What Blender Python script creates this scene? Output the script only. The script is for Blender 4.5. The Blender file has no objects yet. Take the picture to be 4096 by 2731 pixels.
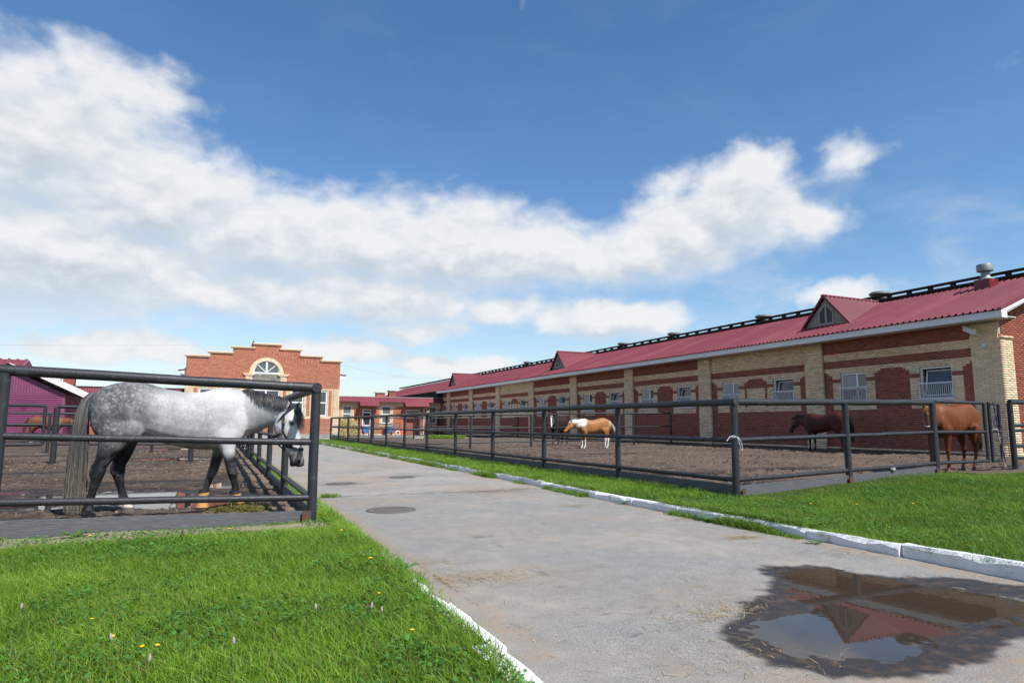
import bpy, bmesh, math, random
import numpy as np
from mathutils import Vector, Matrix

random.seed(7)
RNG = np.random.default_rng(11)
R = math.radians
scene = bpy.context.scene
COL = scene.collection

# ------------------------------------------------------------------ camera
CAM_H = 1.15
cam_d = bpy.data.cameras.new('camera')
cam = bpy.data.objects.new('camera', cam_d)
COL.objects.link(cam)
scene.camera = cam
cam_d.sensor_width = 36.0
cam_d.lens = 2600.0 / 4096.0 * 36.0
cam_d.clip_end = 3000.0
cam_d.clip_start = 0.05
YAW, PITCH, ROLL = R(24.38), R(7.27), 0.0033
fw = Vector((math.sin(YAW) * math.cos(PITCH), math.cos(YAW) * math.cos(PITCH), math.sin(PITCH)))
r0 = Vector((math.cos(YAW), -math.sin(YAW), 0.0))
u0 = r0.cross(fw)
rt = r0 * math.cos(ROLL) + u0 * math.sin(ROLL)
up = rt.cross(fw)
cam.matrix_world = Matrix(((rt.x, up.x, -fw.x, 0), (rt.y, up.y, -fw.y, 0), (rt.z, up.z, -fw.z, CAM_H), (0, 0, 0, 1)))

# ------------------------------------------------------------------ sun and sky
SUN_EL, SUN_A = R(50.0), R(20.0)          # sun stands behind the camera, a little to the right of the yard axis
sun_dir = Vector((math.sin(SUN_A) * math.cos(SUN_EL), -math.cos(SUN_A) * math.cos(SUN_EL), math.sin(SUN_EL)))
sd = bpy.data.lights.new('sun', 'SUN')
sd.energy = 4.1
sd.angle = R(0.53)
sd.color = (1.0, 0.955, 0.89)
sun = bpy.data.objects.new('sun', sd)
COL.objects.link(sun)
sun.rotation_euler = (-sun_dir).to_track_quat('-Z', 'Y').to_euler()
sun.location = (0, 0, 60)

vs = scene.view_settings
vs.view_transform = 'Standard'
vs.look = 'None'
vs.exposure = 0.62
vs.gamma = 1.0
vs.use_curve_mapping = False

world = bpy.data.worlds.new('World')
scene.world = world
world.use_nodes = True
WT = world.node_tree
WT.nodes.clear()


class NT:
    """tiny helper for node trees"""
    def __init__(s, tree):
        s.t = tree
    def n(s, kind, **kw):
        nd = s.t.nodes.new(kind)
        for k, v in kw.items():
            setattr(nd, k, v)
        return nd
    def l(s, a, b):
        s.t.links.new(a, b)
    def put(s, sock, v):
        if isinstance(v, bpy.types.NodeSocket):
            s.l(v, sock)
        else:
            sock.default_value = v
    def m(s, op, a, b=None, c=None, clamp=False):
        nd = s.n('ShaderNodeMath', operation=op)
        nd.use_clamp = clamp
        s.put(nd.inputs[0], a)
        if b is not None:
            s.put(nd.inputs[1], b)
        if c is not None:
            s.put(nd.inputs[2], c)
        return nd.outputs[0]
    def v(s, op, a, b=None):
        nd = s.n('ShaderNodeVectorMath', operation=op)
        s.put(nd.inputs[0], a)
        if b is not None:
            s.put(nd.inputs[1], b)
        return nd.outputs['Value'] if op in ('LENGTH', 'DOT_PRODUCT') else nd.outputs[0]
    def mix(s, fac, a, b, blend='MIX'):
        nd = s.n('ShaderNodeMix', data_type='RGBA', blend_type=blend)
        s.put(nd.inputs[0], fac)
        s.put(nd.inputs[6], a)
        s.put(nd.inputs[7], b)
        return nd.outputs[2]
    def noise(s, vec, scale, detail=4.0, rough=0.55, dist=0.0, dims='3D'):
        nd = s.n('ShaderNodeTexNoise')
        nd.noise_dimensions = dims
        if vec is not None:
            s.l(vec, nd.inputs['Vector'])
        nd.inputs['Scale'].default_value = scale
        nd.inputs['Detail'].default_value = detail
        nd.inputs['Roughness'].default_value = rough
        nd.inputs['Distortion'].default_value = dist
        return nd.outputs[0]
    def smooth(s, x, a, b, o0=0.0, o1=1.0):
        nd = s.n('ShaderNodeMapRange', interpolation_type='SMOOTHSTEP')
        s.put(nd.inputs[0], x)
        nd.inputs[1].default_value = a
        nd.inputs[2].default_value = b
        nd.inputs[3].default_value = o0
        nd.inputs[4].default_value = o1
        return nd.outputs[0]


# cumulus banks: azimuth (deg from +Y), elevation (deg), half sizes (deg), weight
CLOUD_LIST = [
    (-13, 20.0, 10.5, 6.2, 1.0), (-5, 16.8, 10.0, 4.8, 1.0), (-11, 11.8, 15, 5.6, 1.0), (4, 15.2, 8.5, 4.4, 1.0),
    (11.5, 15.4, 8.5, 4.6, 1.0), (19, 15.0, 8.5, 4.6, 1.0), (26, 14.6, 7.5, 3.4, 1.0), (11, 10.8, 13, 3.2, .9),
    (31.5, 14.2, 6.0, 2.4, 1.0), (36, 15.2, 6.0, 2.9, 1.0), (40.0, 16.2, 6.4, 4.0, 1.0), (44.0, 18.2, 5.6, 3.8, 1.0),
    (45.5, 20.6, 3.4, 2.4, 1.0), (49.5, 16.6, 3.4, 1.9, .8), (53.3, 20.6, 2.4, 1.5, .5), (-1, 10.5, 15, 3.0, .85),
    (33, 9.0, 6.4, 1.9, 1.2), (23.5, 9.8, 4.6, 1.6, .9), (51.5, 10.5, 3.0, 1.05, .8), (9.5, 6.1, 5.6, 1.3, .95),
    (17.5, 5.2, 5.4, 1.1, .95), (22, 5.1, 3.2, 1.0, .9), (-7, 5.6, 8.0, 1.3, .9), (-9, 24.8, 5.4, 2.4, .72),
    (16, 8.0, 6.0, 1.3, .7), (-32, 16, 14, 8, 1.0), (85, 12, 12, 4, .9), (122, 17, 18, 6, .9),
    (-76, 18, 18, 7, .9), (165, 15, 18, 5, .9), (-130, 16, 20, 6, .9), (100, 48, 9, 5, .7), (-50, 50, 12, 6, .7),
]


def cloud_group():
    g = bpy.data.node_groups.new('cloud_banks', 'ShaderNodeTree')
    g.interface.new_socket('Vector', in_out='INPUT', socket_type='NodeSocketVector')
    g.interface.new_socket('Density', in_out='OUTPUT', socket_type='NodeSocketFloat')
    q = NT(g)
    gi = q.n('NodeGroupInput')
    go = q.n('NodeGroupOutput')
    acc = None
    for (u, v, ru, rv, w) in CLOUD_LIST:
        d = q.v('MULTIPLY', q.v('SUBTRACT', gi.outputs[0], (u, v, 0)), (1 / ru, 1 / rv, 0))
        f = q.m('MULTIPLY_ADD', q.v('LENGTH', d), -w * .8, w)
        acc = f if acc is None else q.m('SMOOTH_MAX', acc, f, .22)
    q.l(acc, go.inputs[0])
    return g


def build_world():
    q = NT(WT)
    tc = q.n('ShaderNodeTexCoord')
    sep = q.n('ShaderNodeSeparateXYZ')
    q.l(tc.outputs['Generated'], sep.inputs[0])
    az = q.m('MULTIPLY', q.m('ARCTAN2', sep.outputs[0], sep.outputs[1]), 57.2958)
    el = q.m('MULTIPLY', q.m('ARCSINE', sep.outputs[2]), 57.2958)
    cv = q.n('ShaderNodeCombineXYZ')
    q.l(az, cv.inputs[0])
    q.l(el, cv.inputs[1])
    wv = q.n('ShaderNodeTexNoise')
    wv.inputs['Scale'].default_value = .13
    wv.inputs['Detail'].default_value = 4
    wv.inputs['Roughness'].default_value = .6
    q.l(cv.outputs[0], wv.inputs['Vector'])
    off = q.v('MULTIPLY', q.v('SUBTRACT', wv.outputs['Color'], (.5, .5, .5)), (7.0, 3.6, 0))
    vec = q.v('ADD', cv.outputs[0], off)
    grp = cloud_group()
    d1 = q.n('ShaderNodeGroup')
    d1.node_tree = grp
    q.l(vec, d1.inputs[0])
    d2 = q.n('ShaderNodeGroup')
    d2.node_tree = grp
    q.l(q.v('ADD', vec, (.6, 2.0, 0)), d2.inputs[0])
    sv = q.v('MULTIPLY', cv.outputs[0], (.75, 1.25, 1))
    nz = q.noise(sv, .40, 6.0, .54, .25)
    nzb = q.noise(q.v('ADD', sv, (.35, .75, 0)), .42, 3.0, .55, .3)
    field = q.m('MAXIMUM', d1.outputs[0], q.m('MULTIPLY', q.m('SUBTRACT', wv.outputs['Fac'], .74), 1.6))
    den = q.m('ADD', field, q.m('MULTIPLY', q.m('SUBTRACT', nz, .5), .78))
    lower = q.smooth(q.m('SUBTRACT', d2.outputs[0], d1.outputs[0]), .05, .5)       # undersides fray out softly
    mask = q.smooth(den, -.08, .52)
    mask = q.mix(lower, mask, q.smooth(den, -.40, 1.05))
    slope = q.m('ADD', q.m('MULTIPLY', q.m('SUBTRACT', d1.outputs[0], d2.outputs[0]), .75), q.m('MULTIPLY', q.m('SUBTRACT', nz, nzb), .95))
    lit = q.smooth(slope, -.30, .36)
    thick = q.smooth(den, .2, 1.0)
    sky = q.n('ShaderNodeTexSky', sky_type='NISHITA')
    sky.sun_disc = False
    sky.sun_elevation = SUN_EL
    sky.sun_rotation = math.pi - SUN_A
    sky.altitude = 150
    sky.air_density = 1.0
    sky.dust_density = .55
    sky.ozone_density = 1.8
    c_sh = q.mix(thick, (5.0, 5.45, 5.9, 1), (3.9, 4.3, 4.75, 1))
    c_li = (6.3, 6.4, 6.5, 1)
    cc = q.mix(lit, c_sh, c_li)
    horizon_fade = q.smooth(el, .3, 4.0)
    mask = q.m('MULTIPLY', mask, q.m('ADD', q.m('MULTIPLY', horizon_fade, .55), .4))
    thin = q.m('MULTIPLY', q.smooth(q.noise(q.v('MULTIPLY', cv.outputs[0], (.5, 1.1, 1)), .16, 5, .6, .6), .42, .75), q.m('ADD', .03, q.smooth(el, 21.0, 3.0, 0.0, .8)))
    mask = q.m('MAXIMUM', mask, thin)
    mask = q.m('MAXIMUM', mask, q.smooth(el, 13.0, 0.0, 0.0, .5))
    hsv = q.n('ShaderNodeHueSaturation')
    hsv.inputs['Saturation'].default_value = 1.22
    hsv.inputs['Value'].default_value = 1.1
    q.l(sky.outputs[0], hsv.inputs['Color'])
    col = q.mix(mask, hsv.outputs[0], cc)
    bg = q.n('ShaderNodeBackground')
    q.l(col, bg.inputs[0])
    bg.inputs[1].default_value = 0.092
    out = q.n('ShaderNodeOutputWorld')
    q.l(bg.outputs[0], out.inputs[0])


build_world()
world.cycles.sampling_method = 'MANUAL'
world.cycles.sample_map_resolution = 256
scene.cycles.use_denoising = True
scene.cycles.max_bounces = 6
scene.cycles.diffuse_bounces = 3
scene.cycles.glossy_bounces = 3
scene.cycles.transparent_max_bounces = 8
scene.cycles.caustics_reflective = False
scene.cycles.caustics_refractive = False

# ------------------------------------------------------------------ helpers: noise, meshes, tagging
def _h(ix, iy, iz, s):
    n = (ix * 374761393 + iy * 668265263 + iz * 2147483647 + s * 1274126177) & 0xffffffff
    n = ((n ^ (n >> 13)) * 1274126177) & 0xffffffff
    return ((n ^ (n >> 16)) & 0xffff) / 65535.0


def vnoise(x, y, z=None, seed=0):
    x = np.asarray(x, float)
    y = np.asarray(y, float)
    z = np.zeros_like(x) if z is None else np.asarray(z, float)
    fx, fy, fz = np.floor(x), np.floor(y), np.floor(z)
    tx, ty, tz = x - fx, y - fy, z - fz
    ix, iy, iz = fx.astype(np.int64), fy.astype(np.int64), fz.astype(np.int64)
    sx, sy, sz = tx * tx * (3 - 2 * tx), ty * ty * (3 - 2 * ty), tz * tz * (3 - 2 * tz)
    def c(a, b, d):
        return _h(ix + a, iy + b, iz + d, seed)
    x00 = c(0, 0, 0) * (1 - sx) + c(1, 0, 0) * sx
    x10 = c(0, 1, 0) * (1 - sx) + c(1, 1, 0) * sx
    y0 = x00 * (1 - sy) + x10 * sy
    if not np.any(z):
        return y0
    x01 = c(0, 0, 1) * (1 - sx) + c(1, 0, 1) * sx
    x11 = c(0, 1, 1) * (1 - sx) + c(1, 1, 1) * sx
    y1 = x01 * (1 - sy) + x11 * sy
    return y0 * (1 - sz) + y1 * sz


def fbm(x, y, z=None, octv=4, seed=0, gain=.5):
    a, s, t = 1.0, 0.0, 0.0
    x = np.asarray(x, float)
    y = np.asarray(y, float)
    f = 1.0
    for k in range(octv):
        s = s + a * vnoise(x * f, y * f, None if z is None else np.asarray(z, float) * f, seed + k * 17)
        t += a
        a *= gain
        f *= 2.03
    return s / t


def sstep(a, b, x):
    t = np.clip((np.asarray(x, float) - a) / (b - a), 0, 1)
    return t * t * (3 - 2 * t)


def np_mesh(name, verts, faces_flat, loops_per_face, cols=None, smooth=False):
    """verts (n,3); faces_flat 1-D indices; loops_per_face int or array; cols per-vertex rgb(a)"""
    verts = np.asarray(verts, np.float32)
    faces_flat = np.asarray(faces_flat, np.int32).ravel()
    if np.isscalar(loops_per_face):
        nf = len(faces_flat) // loops_per_face
        tot = np.full(nf, loops_per_face, np.int32)
    else:
        tot = np.asarray(loops_per_face, np.int32)
        nf = len(tot)
    start = np.concatenate(([0], np.cumsum(tot)[:-1])).astype(np.int32)
    me = bpy.data.meshes.new(name)
    me.vertices.add(len(verts))
    me.vertices.foreach_set('co', verts.ravel())
    me.loops.add(len(faces_flat))
    me.loops.foreach_set('vertex_index', faces_flat)
    me.polygons.add(nf)
    me.polygons.foreach_set('loop_start', start)
    try:
        me.polygons.foreach_set('loop_total', tot)
    except Exception:
        pass
    me.update(calc_edges=True)
    if cols is not None:
        c = np.ones((len(verts), 4), np.float32)
        cols = np.asarray(cols, np.float32)
        c[:, :cols.shape[1]] = cols
        at = me.color_attributes.new('Col', 'FLOAT_COLOR', 'POINT')
        at.data.foreach_set('color', c.ravel())
    if smooth:
        me.polygons.foreach_set('use_smooth', np.ones(nf, bool))
    return me


def link(name, me, mat=None, parent=None, loc=None):
    o = bpy.data.objects.new(name, me)
    COL.objects.link(o)
    if mat is not None and me is not None and len(me.materials) == 0:
        me.materials.append(mat)
    if parent is not None:
        o.parent = parent
    if loc is not None:
        o.location = loc
    return o


def tag(o, label=None, cat=None, group=None, kind=None):
    if label:
        o['label'] = label
    if cat:
        o['category'] = cat
    if group:
        o['group'] = group
    if kind:
        o['kind'] = kind
    return o


def thing(name, label, cat, loc=(0, 0, 0), rz=0.0, group=None):
    o = bpy.data.objects.new(name, None)
    COL.objects.link(o)
    o.location = loc
    o.rotation_euler = (0, 0, rz)
    o.empty_display_size = .2
    return tag(o, label, cat, group)


def copy_tree(o, parent=None):
    c = o.copy()
    COL.objects.link(c)
    c.parent = parent
    for ch in list(o.children):
        copy_tree(ch, c)
    return c


class MB:
    """collects simple shapes into one mesh"""
    def __init__(s):
        s.v, s.f, s.c = [], [], []
        s.col = None
        s.smooth = False
    def _add(s, vs, fs):
        b = len(s.v)
        s.v.extend([tuple(x) for x in vs])
        s.f.extend([tuple(i + b for i in f) for f in fs])
        if s.col is not None:
            s.c.extend([s.col] * len(vs))
        return s
    def box(s, c, d, rz=0.0, rx=0.0, ry=0.0, taper=0.0):
        hx, hy, hz = d[0] / 2, d[1] / 2, d[2] / 2
        vs = []
        m = Matrix.Rotation(rz, 3, 'Z') @ Matrix.Rotation(ry, 3, 'Y') @ Matrix.Rotation(rx, 3, 'X')
        for k in range(8):
            x, y, z = (hx if k & 1 else -hx), (hy if k & 2 else -hy), (hz if k & 4 else -hz)
            if z > 0:
                x *= 1 - taper
                y *= 1 - taper
            p = m @ Vector((x, y, z))
            vs.append((c[0] + p.x, c[1] + p.y, c[2] + p.z))
        return s._add(vs, [(0, 2, 3, 1), (4, 5, 7, 6), (0, 1, 5, 4), (2, 6, 7, 3), (0, 4, 6, 2), (1, 3, 7, 5)])
    def bb(s, x0, x1, y0, y1, z0, z1):
        return s.box(((x0 + x1) / 2, (y0 + y1) / 2, (z0 + z1) / 2), (x1 - x0, y1 - y0, z1 - z0))
    def tube(s, pts, r, n=10, caps=True, r2=None):
        pts = [Vector(p) for p in pts]
        k = len(pts)
        rs = r if isinstance(r, (list, tuple)) else ([r] * k if r2 is None else [r + (r2 - r) * i / (k - 1) for i in range(k)])
        vs, fs = [], []
        prev = None
        for i, p in enumerate(pts):
            t = (pts[min(i + 1, k - 1)] - pts[max(i - 1, 0)]).normalized()
            if prev is None:
                a = Vector((0, 0, 1)) if abs(t.z) < .9 else Vector((1, 0, 0))
                u = t.cross(a).normalized()
            else:
                u = (prev - t * prev.dot(t)).normalized()
            prev = u
            w = t.cross(u)
            for j in range(n):
                an = 2 * math.pi * j / n
                vs.append(p + (u * math.cos(an) + w * math.sin(an)) * rs[i])
        for i in range(k - 1):
            for j in range(n):
                fs.append((i * n + j, i * n + (j + 1) % n, (i + 1) * n + (j + 1) % n, (i + 1) * n + j))
        if caps:
            fs.append(tuple(range(n - 1, -1, -1)))
            fs.append(tuple(range((k - 1) * n, k * n)))
        return s._add(vs, fs)
    def lathe(s, prof, c=(0, 0, 0), n=20, caps=True):
        vs, fs = [], []
        for (r, z) in prof:
            for j in range(n):
                a = 2 * math.pi * j / n
                vs.append((c[0] + r * math.cos(a), c[1] + r * math.sin(a), c[2] + z))
        for i in range(len(prof) - 1):
            for j in range(n):
                fs.append((i * n + j, i * n + (j + 1) % n, (i + 1) * n + (j + 1) % n, (i + 1) * n + j))
        if caps:
            fs.append(tuple(range(n - 1, -1, -1)))
            fs.append(tuple(range((len(prof) - 1) * n, len(prof) * n)))
        return s._add(vs, fs)
    def prism(s, poly, axis, a0, a1):
        """poly: 2-D points; axis 0 -> (y,z) extruded in x; 1 -> (x,z) in y; 2 -> (x,y) in z"""
        n = len(poly)
        vs = []
        for a in (a0, a1):
            for (p, q) in poly:
                vs.append({0: (a, p, q), 1: (p, a, q), 2: (p, q, a)}[axis])
        fs = [tuple(range(n - 1, -1, -1)), tuple(range(n, 2 * n))]
        for i in range(n):
            j = (i + 1) % n
            fs.append((i, j, n + j, n + i))
        return s._add(vs, fs)
    def quad(s, a, b, c, d):
        return s._add([a, b, c, d], [(0, 1, 2, 3)])
    def ellipsoid(s, c, r, nu=14, nv=9):
        vs, fs = [], []
        for i in range(nv + 1):
            ph = math.pi * i / nv
            for j in range(nu):
                th = 2 * math.pi * j / nu
                vs.append((c[0] + r[0] * math.sin(ph) * math.cos(th), c[1] + r[1] * math.sin(ph) * math.sin(th), c[2] + r[2] * math.cos(ph)))
        for i in range(nv):
            for j in range(nu):
                fs.append((i * nu + j, (i + 1) * nu + j, (i + 1) * nu + (j + 1) % nu, i * nu + (j + 1) % nu))
        return s._add(vs, fs)
    def mesh(s, name, smooth=False, fix=True):
        me = bpy.data.meshes.new(name)
        me.from_pydata(s.v, [], s.f)
        if fix:
            bm = bmesh.new()
            bm.from_mesh(me)
            bmesh.ops.recalc_face_normals(bm, faces=bm.faces)
            bm.to_mesh(me)
            bm.free()
        if s.c and len(s.c) == len(s.v):
            at = me.color_attributes.new('Col', 'FLOAT_COLOR', 'POINT')
            at.data.foreach_set('color', np.asarray([(*c[:3], 1.0) for c in s.c], np.float32).ravel())
        if smooth:
            me.polygons.foreach_set('use_smooth', np.ones(len(me.polygons), bool))
            try:
                me.set_sharp_from_angle(angle=R(40))
            except Exception:
                pass
        me.update()
        return me
    def build(s, name, mat, parent=None, smooth=False, loc=None):
        return link(name, s.mesh(name, smooth), mat, parent, loc)


def ribbons(paths, width, normals=None, cols=None, taper=True):
    """paths (n,k,3) polylines -> flat ribbons facing roughly the given normal"""
    P = np.asarray(paths, np.float64)
    n, k, _ = P.shape
    T = np.gradient(P, axis=1)
    T /= np.linalg.norm(T, axis=2, keepdims=True) + 1e-9
    if normals is None:
        a = RNG.uniform(0, 2 * np.pi, n)
        S = np.stack([np.cos(a), np.sin(a), np.zeros(n)], 1)[:, None, :]
        S = S - T * np.sum(S * T, axis=2, keepdims=True)
    else:
        S = np.cross(T, np.asarray(normals)[:, None, :])
    S /= np.linalg.norm(S, axis=2, keepdims=True) + 1e-9
    w = np.broadcast_to(np.asarray(width, float).reshape(-1, 1), (n, k)).copy()
    if taper:
        w *= np.linspace(1, .12, k)[None, :] ** .8
    Lv = P - S * w[:, :, None] / 2
    Rv = P + S * w[:, :, None] / 2
    V = np.stack([Lv, Rv], 2).reshape(-1, 3)
    base = (np.arange(n) * k * 2)[:, None]
    i = np.arange(k - 1)[None, :] * 2
    F = np.stack([base + i, base + i + 1, base + i + 3, base + i + 2], 2).reshape(-1)
    C = None
    if cols is not None:
        C = np.asarray(cols, float)
        if C.ndim == 2:
            C = np.repeat(C[:, None, :], k, 1)
        C = np.repeat(C[:, :, None, :], 2, 2).reshape(-1, C.shape[-1])
    return V, F, C


# ------------------------------------------------------------------ materials
MATS = {}


def mat(name, col=(.5, .5, .5), rough=.6, spec=.5, metal=0.0, var=.0, vscale=6.0, bump=0.0, bscale=40.0, attr=False,
        col2=None, c2scale=2.0, c2lo=.45, c2hi=.62, col3=None, c3scale=3.0, c3lo=.68, c3hi=.74, objrand=0.0, rvar=0.0, sheen=0.0, trans=0.0, stretch=None):
    if name in MATS:
        return MATS[name]
    m = bpy.data.materials.new(name)
    m.use_nodes = True
    q = NT(m.node_tree)
    b = m.node_tree.nodes['Principled BSDF']
    tc = q.n('ShaderNodeTexCoord')
    geo = q.n('ShaderNodeNewGeometry')
    vec = geo.outputs['Position']
    if stretch is not None:
        vec = q.v('MULTIPLY', vec, stretch)
    c = None
    if attr:
        a = q.n('ShaderNodeVertexColor')
        a.layer_name = 'Col'
        c = a.outputs[0]
    else:
        rgb = q.n('ShaderNodeRGB')
        rgb.outputs[0].default_value = (*col, 1)
        c = rgb.outputs[0]
    if col2 is not None:
        c = q.mix(q.smooth(q.noise(vec, c2scale, 6, .62), c2lo, c2hi), c, (*col2, 1))
    if col3 is not None:
        c = q.mix(q.smooth(q.noise(vec, c3scale, 7, .68), c3lo, c3hi), c, (*col3, 1))
    if var:
        nz = q.noise(vec, vscale, 6, .6)
        f = q.m('ADD', q.m('MULTIPLY', q.m('SUBTRACT', nz, .5), var * 2.6), 1.0)
        hs = q.n('ShaderNodeHueSaturation')
        q.l(f, hs.inputs['Value'])
        q.l(c, hs.inputs['Color'])
        c = hs.outputs[0]
    if objrand:
        oi = q.n('ShaderNodeObjectInfo')
        f = q.m('ADD', q.m('MULTIPLY', q.m('SUBTRACT', oi.outputs['Random'], .5), objrand * 2), 1.0)
        hs = q.n('ShaderNodeHueSaturation')
        q.l(f, hs.inputs['Value'])
        q.l(c, hs.inputs['Color'])
        c = hs.outputs[0]
    q.l(c, b.inputs['Base Color'])
    b.inputs['Roughness'].default_value = rough
    if rvar:
        rn = q.noise(vec, vscale * 1.7, 4, .6)
        q.l(q.m('ADD', q.m('MULTIPLY', q.m('SUBTRACT', rn, .5), rvar * 2), rough, clamp=True), b.inputs['Roughness'])
    b.inputs['Specular IOR Level'].default_value = spec
    b.inputs['Metallic'].default_value = metal
    if sheen:
        b.inputs['Sheen Weight'].default_value = sheen
    if bump:
        bn = q.n('ShaderNodeBump')
        bn.inputs['Strength'].default_value = bump
        bn.inputs['Distance'].default_value = .01
        q.l(q.noise(vec, bscale, 5, .65), bn.inputs['Height'])
        q.l(bn.outputs[0], b.inputs['Normal'])
    if trans:
        tr = q.n('ShaderNodeBsdfTranslucent')
        q.l(c, tr.inputs[0])
        mx = q.n('ShaderNodeMixShader')
        mx.inputs[0].default_value = trans
        q.l(b.outputs[0], mx.inputs[1])
        q.l(tr.outputs[0], mx.inputs[2])
        q.l(mx.outputs[0], m.node_tree.nodes['Material Output'].inputs[0])
    MATS[name] = m
    return m


def glass_mat(name, tint=(.03, .04, .05), rough=.04):
    if name in MATS:
        return MATS[name]
    m = mat(name, tint, rough, .9)
    return m


M_PIPE = mat('painted_pipe', (.022, .0245, .030), .46, .42, var=.25, vscale=9, bump=.35, bscale=55, col2=(.075, .078, .085), c2scale=11, c2lo=.56, c2hi=.78, rvar=.12, col3=(.085, .035, .018), c3scale=5.5, c3lo=.66, c3hi=.72)
M_PLANK = mat('painted_plank', (.092, .097, .108), .6, .35, var=.22, vscale=14, bump=.7, bscale=30, col2=(.15, .147, .145), c2scale=16, c2lo=.55, c2hi=.75, stretch=(.35, 1, 2.2))
M_RUST = mat('rusty_steel', (.135, .045, .022), .85, .2, col2=(.07, .068, .07), c2scale=14, c2lo=.46, c2hi=.58, var=.4, vscale=25, bump=.8, bscale=60)
M_WHITEPAINT = mat('white_frame', (.78, .79, .8), .38, .5, var=.05, vscale=5)
M_FASCIA = mat('white_fascia', (.72, .73, .75), .5, .4, var=.06, vscale=2)
M_GLASS = glass_mat('window_glass')
M_DULLGLASS = mat('dull_glass', (.012, .014, .018), .25, .35)
M_DARK = mat('dark_inside', (.006, .006, .007), .9, .1)
M_ROOF = mat('red_sheet_roof', (.155, .030, .042), .55, .4, var=.2, vscale=.9, rvar=.08, col2=(.195, .045, .058), c2scale=.6, stretch=(.25, 1, .25), col3=(.115, .02, .03), c3scale=2.2, c3lo=.6, c3hi=.72)
M_ROOFDK = mat('dark_ridge_board', (.018, .015, .016), .7, .3, var=.3, vscale=6)
M_BRICK = mat('bricks', attr=True, rough=.85, spec=.25, var=.2, vscale=7.0, bump=.5, bscale=90)
M_BRICKR = mat('brick_red', (.30, .092, .064), .85, .25, var=.2, vscale=7, bump=.5, bscale=90, objrand=.16)
M_BRICKY = mat('brick_yellow', (.78, .58, .39), .85, .25, var=.14, vscale=7, bump=.4, bscale=90, objrand=.1)
M_MORTAR = mat('mortar', (.38, .345, .31), .95, .1, var=.15, vscale=9)
M_CONC = mat('concrete', (.30, .295, .28), .9, .2, var=.2, vscale=5, bump=.5, bscale=30)
M_ZINC = mat('zinc_sheet', (.21, .245, .245), .55, .5, metal=.3, var=.2, vscale=8, rvar=.1)

# ------------------------------------------------------------------ ground, road, mud, water
WATER_POLY = [(4.33, 4.14), (4.66, 4.0), (4.81, 3.36), (5.05, 2.75), (4.9, 2.45), (4.46, 2.40), (3.96, 2.50), (3.48, 2.38), (3.02, 2.32),
              (2.78, 2.55), (2.84, 2.92), (3.08, 3.10), (3.53, 3.2), (3.95, 3.62)]
WET_POLY = [(4.28, 4.36), (4.68, 4.2), (4.78, 3.66), (5.15, 3.42), (5.45, 2.95), (5.35, 2.45), (4.4, 2.28), (3.62, 2.17), (3.15, 2.06),
            (2.62, 2.24), (2.50, 2.48), (2.57, 2.80), (2.9, 3.16), (3.27, 3.42), (3.75, 3.7)]


def poly_sd(poly, x, y):
    p = np.asarray(poly, float)
    x = np.asarray(x, float)
    y = np.asarray(y, float)
    d = np.full(x.shape, 1e9)
    ins = np.zeros(x.shape, bool)
    n = len(p)
    for i in range(n):
        a, b = p[i], p[(i + 1) % n]
        e = b - a
        wx, wy = x - a[0], y - a[1]
        t = np.clip((wx * e[0] + wy * e[1]) / (e @ e), 0, 1)
        d = np.minimum(d, (wx - e[0] * t) ** 2 + (wy - e[1] * t) ** 2)
        c = ((a[1] <= y) & (b[1] > y)) | ((b[1] <= y) & (a[1] > y))
        xi = a[0] + (y - a[1]) / (e[1] if abs(e[1]) > 1e-9 else 1e-9) * e[0]
        ins ^= c & (x < xi)
    d = np.sqrt(d)
    return np.where(ins, -d, d)


def grid(name, xs, ys, zf, matl, colf=None, smooth=True, **tags):
    X, Y = np.meshgrid(xs, ys)
    Z = zf(X, Y)
    V = np.stack([X, Y, Z], 2).reshape(-1, 3)
    nx, ny = len(xs), len(ys)
    i = np.arange(nx - 1)[None, :] + np.arange(ny - 1)[:, None] * nx
    F = np.stack([i, i + 1, i + nx + 1, i + nx], 2).reshape(-1)
    C = None if colf is None else colf(X, Y, Z).reshape(-1, 3)
    me = np_mesh(name, V, F, 4, C, smooth)
    o = link(name, me, matl)
    tag(o, **tags)
    return o


def attr_mat(name):
    m = bpy.data.materials.new(name)
    m.use_nodes = True
    q = NT(m.node_tree)
    a = q.n('ShaderNodeVertexColor')
    a.layer_name = 'Col'
    s = q.n('ShaderNodeSeparateColor')
    q.l(a.outputs[0], s.inputs[0])
    geo = q.n('ShaderNodeNewGeometry')
    return m, q, m.node_tree.nodes['Principled BSDF'], s.outputs, geo.outputs['Position']


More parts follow.
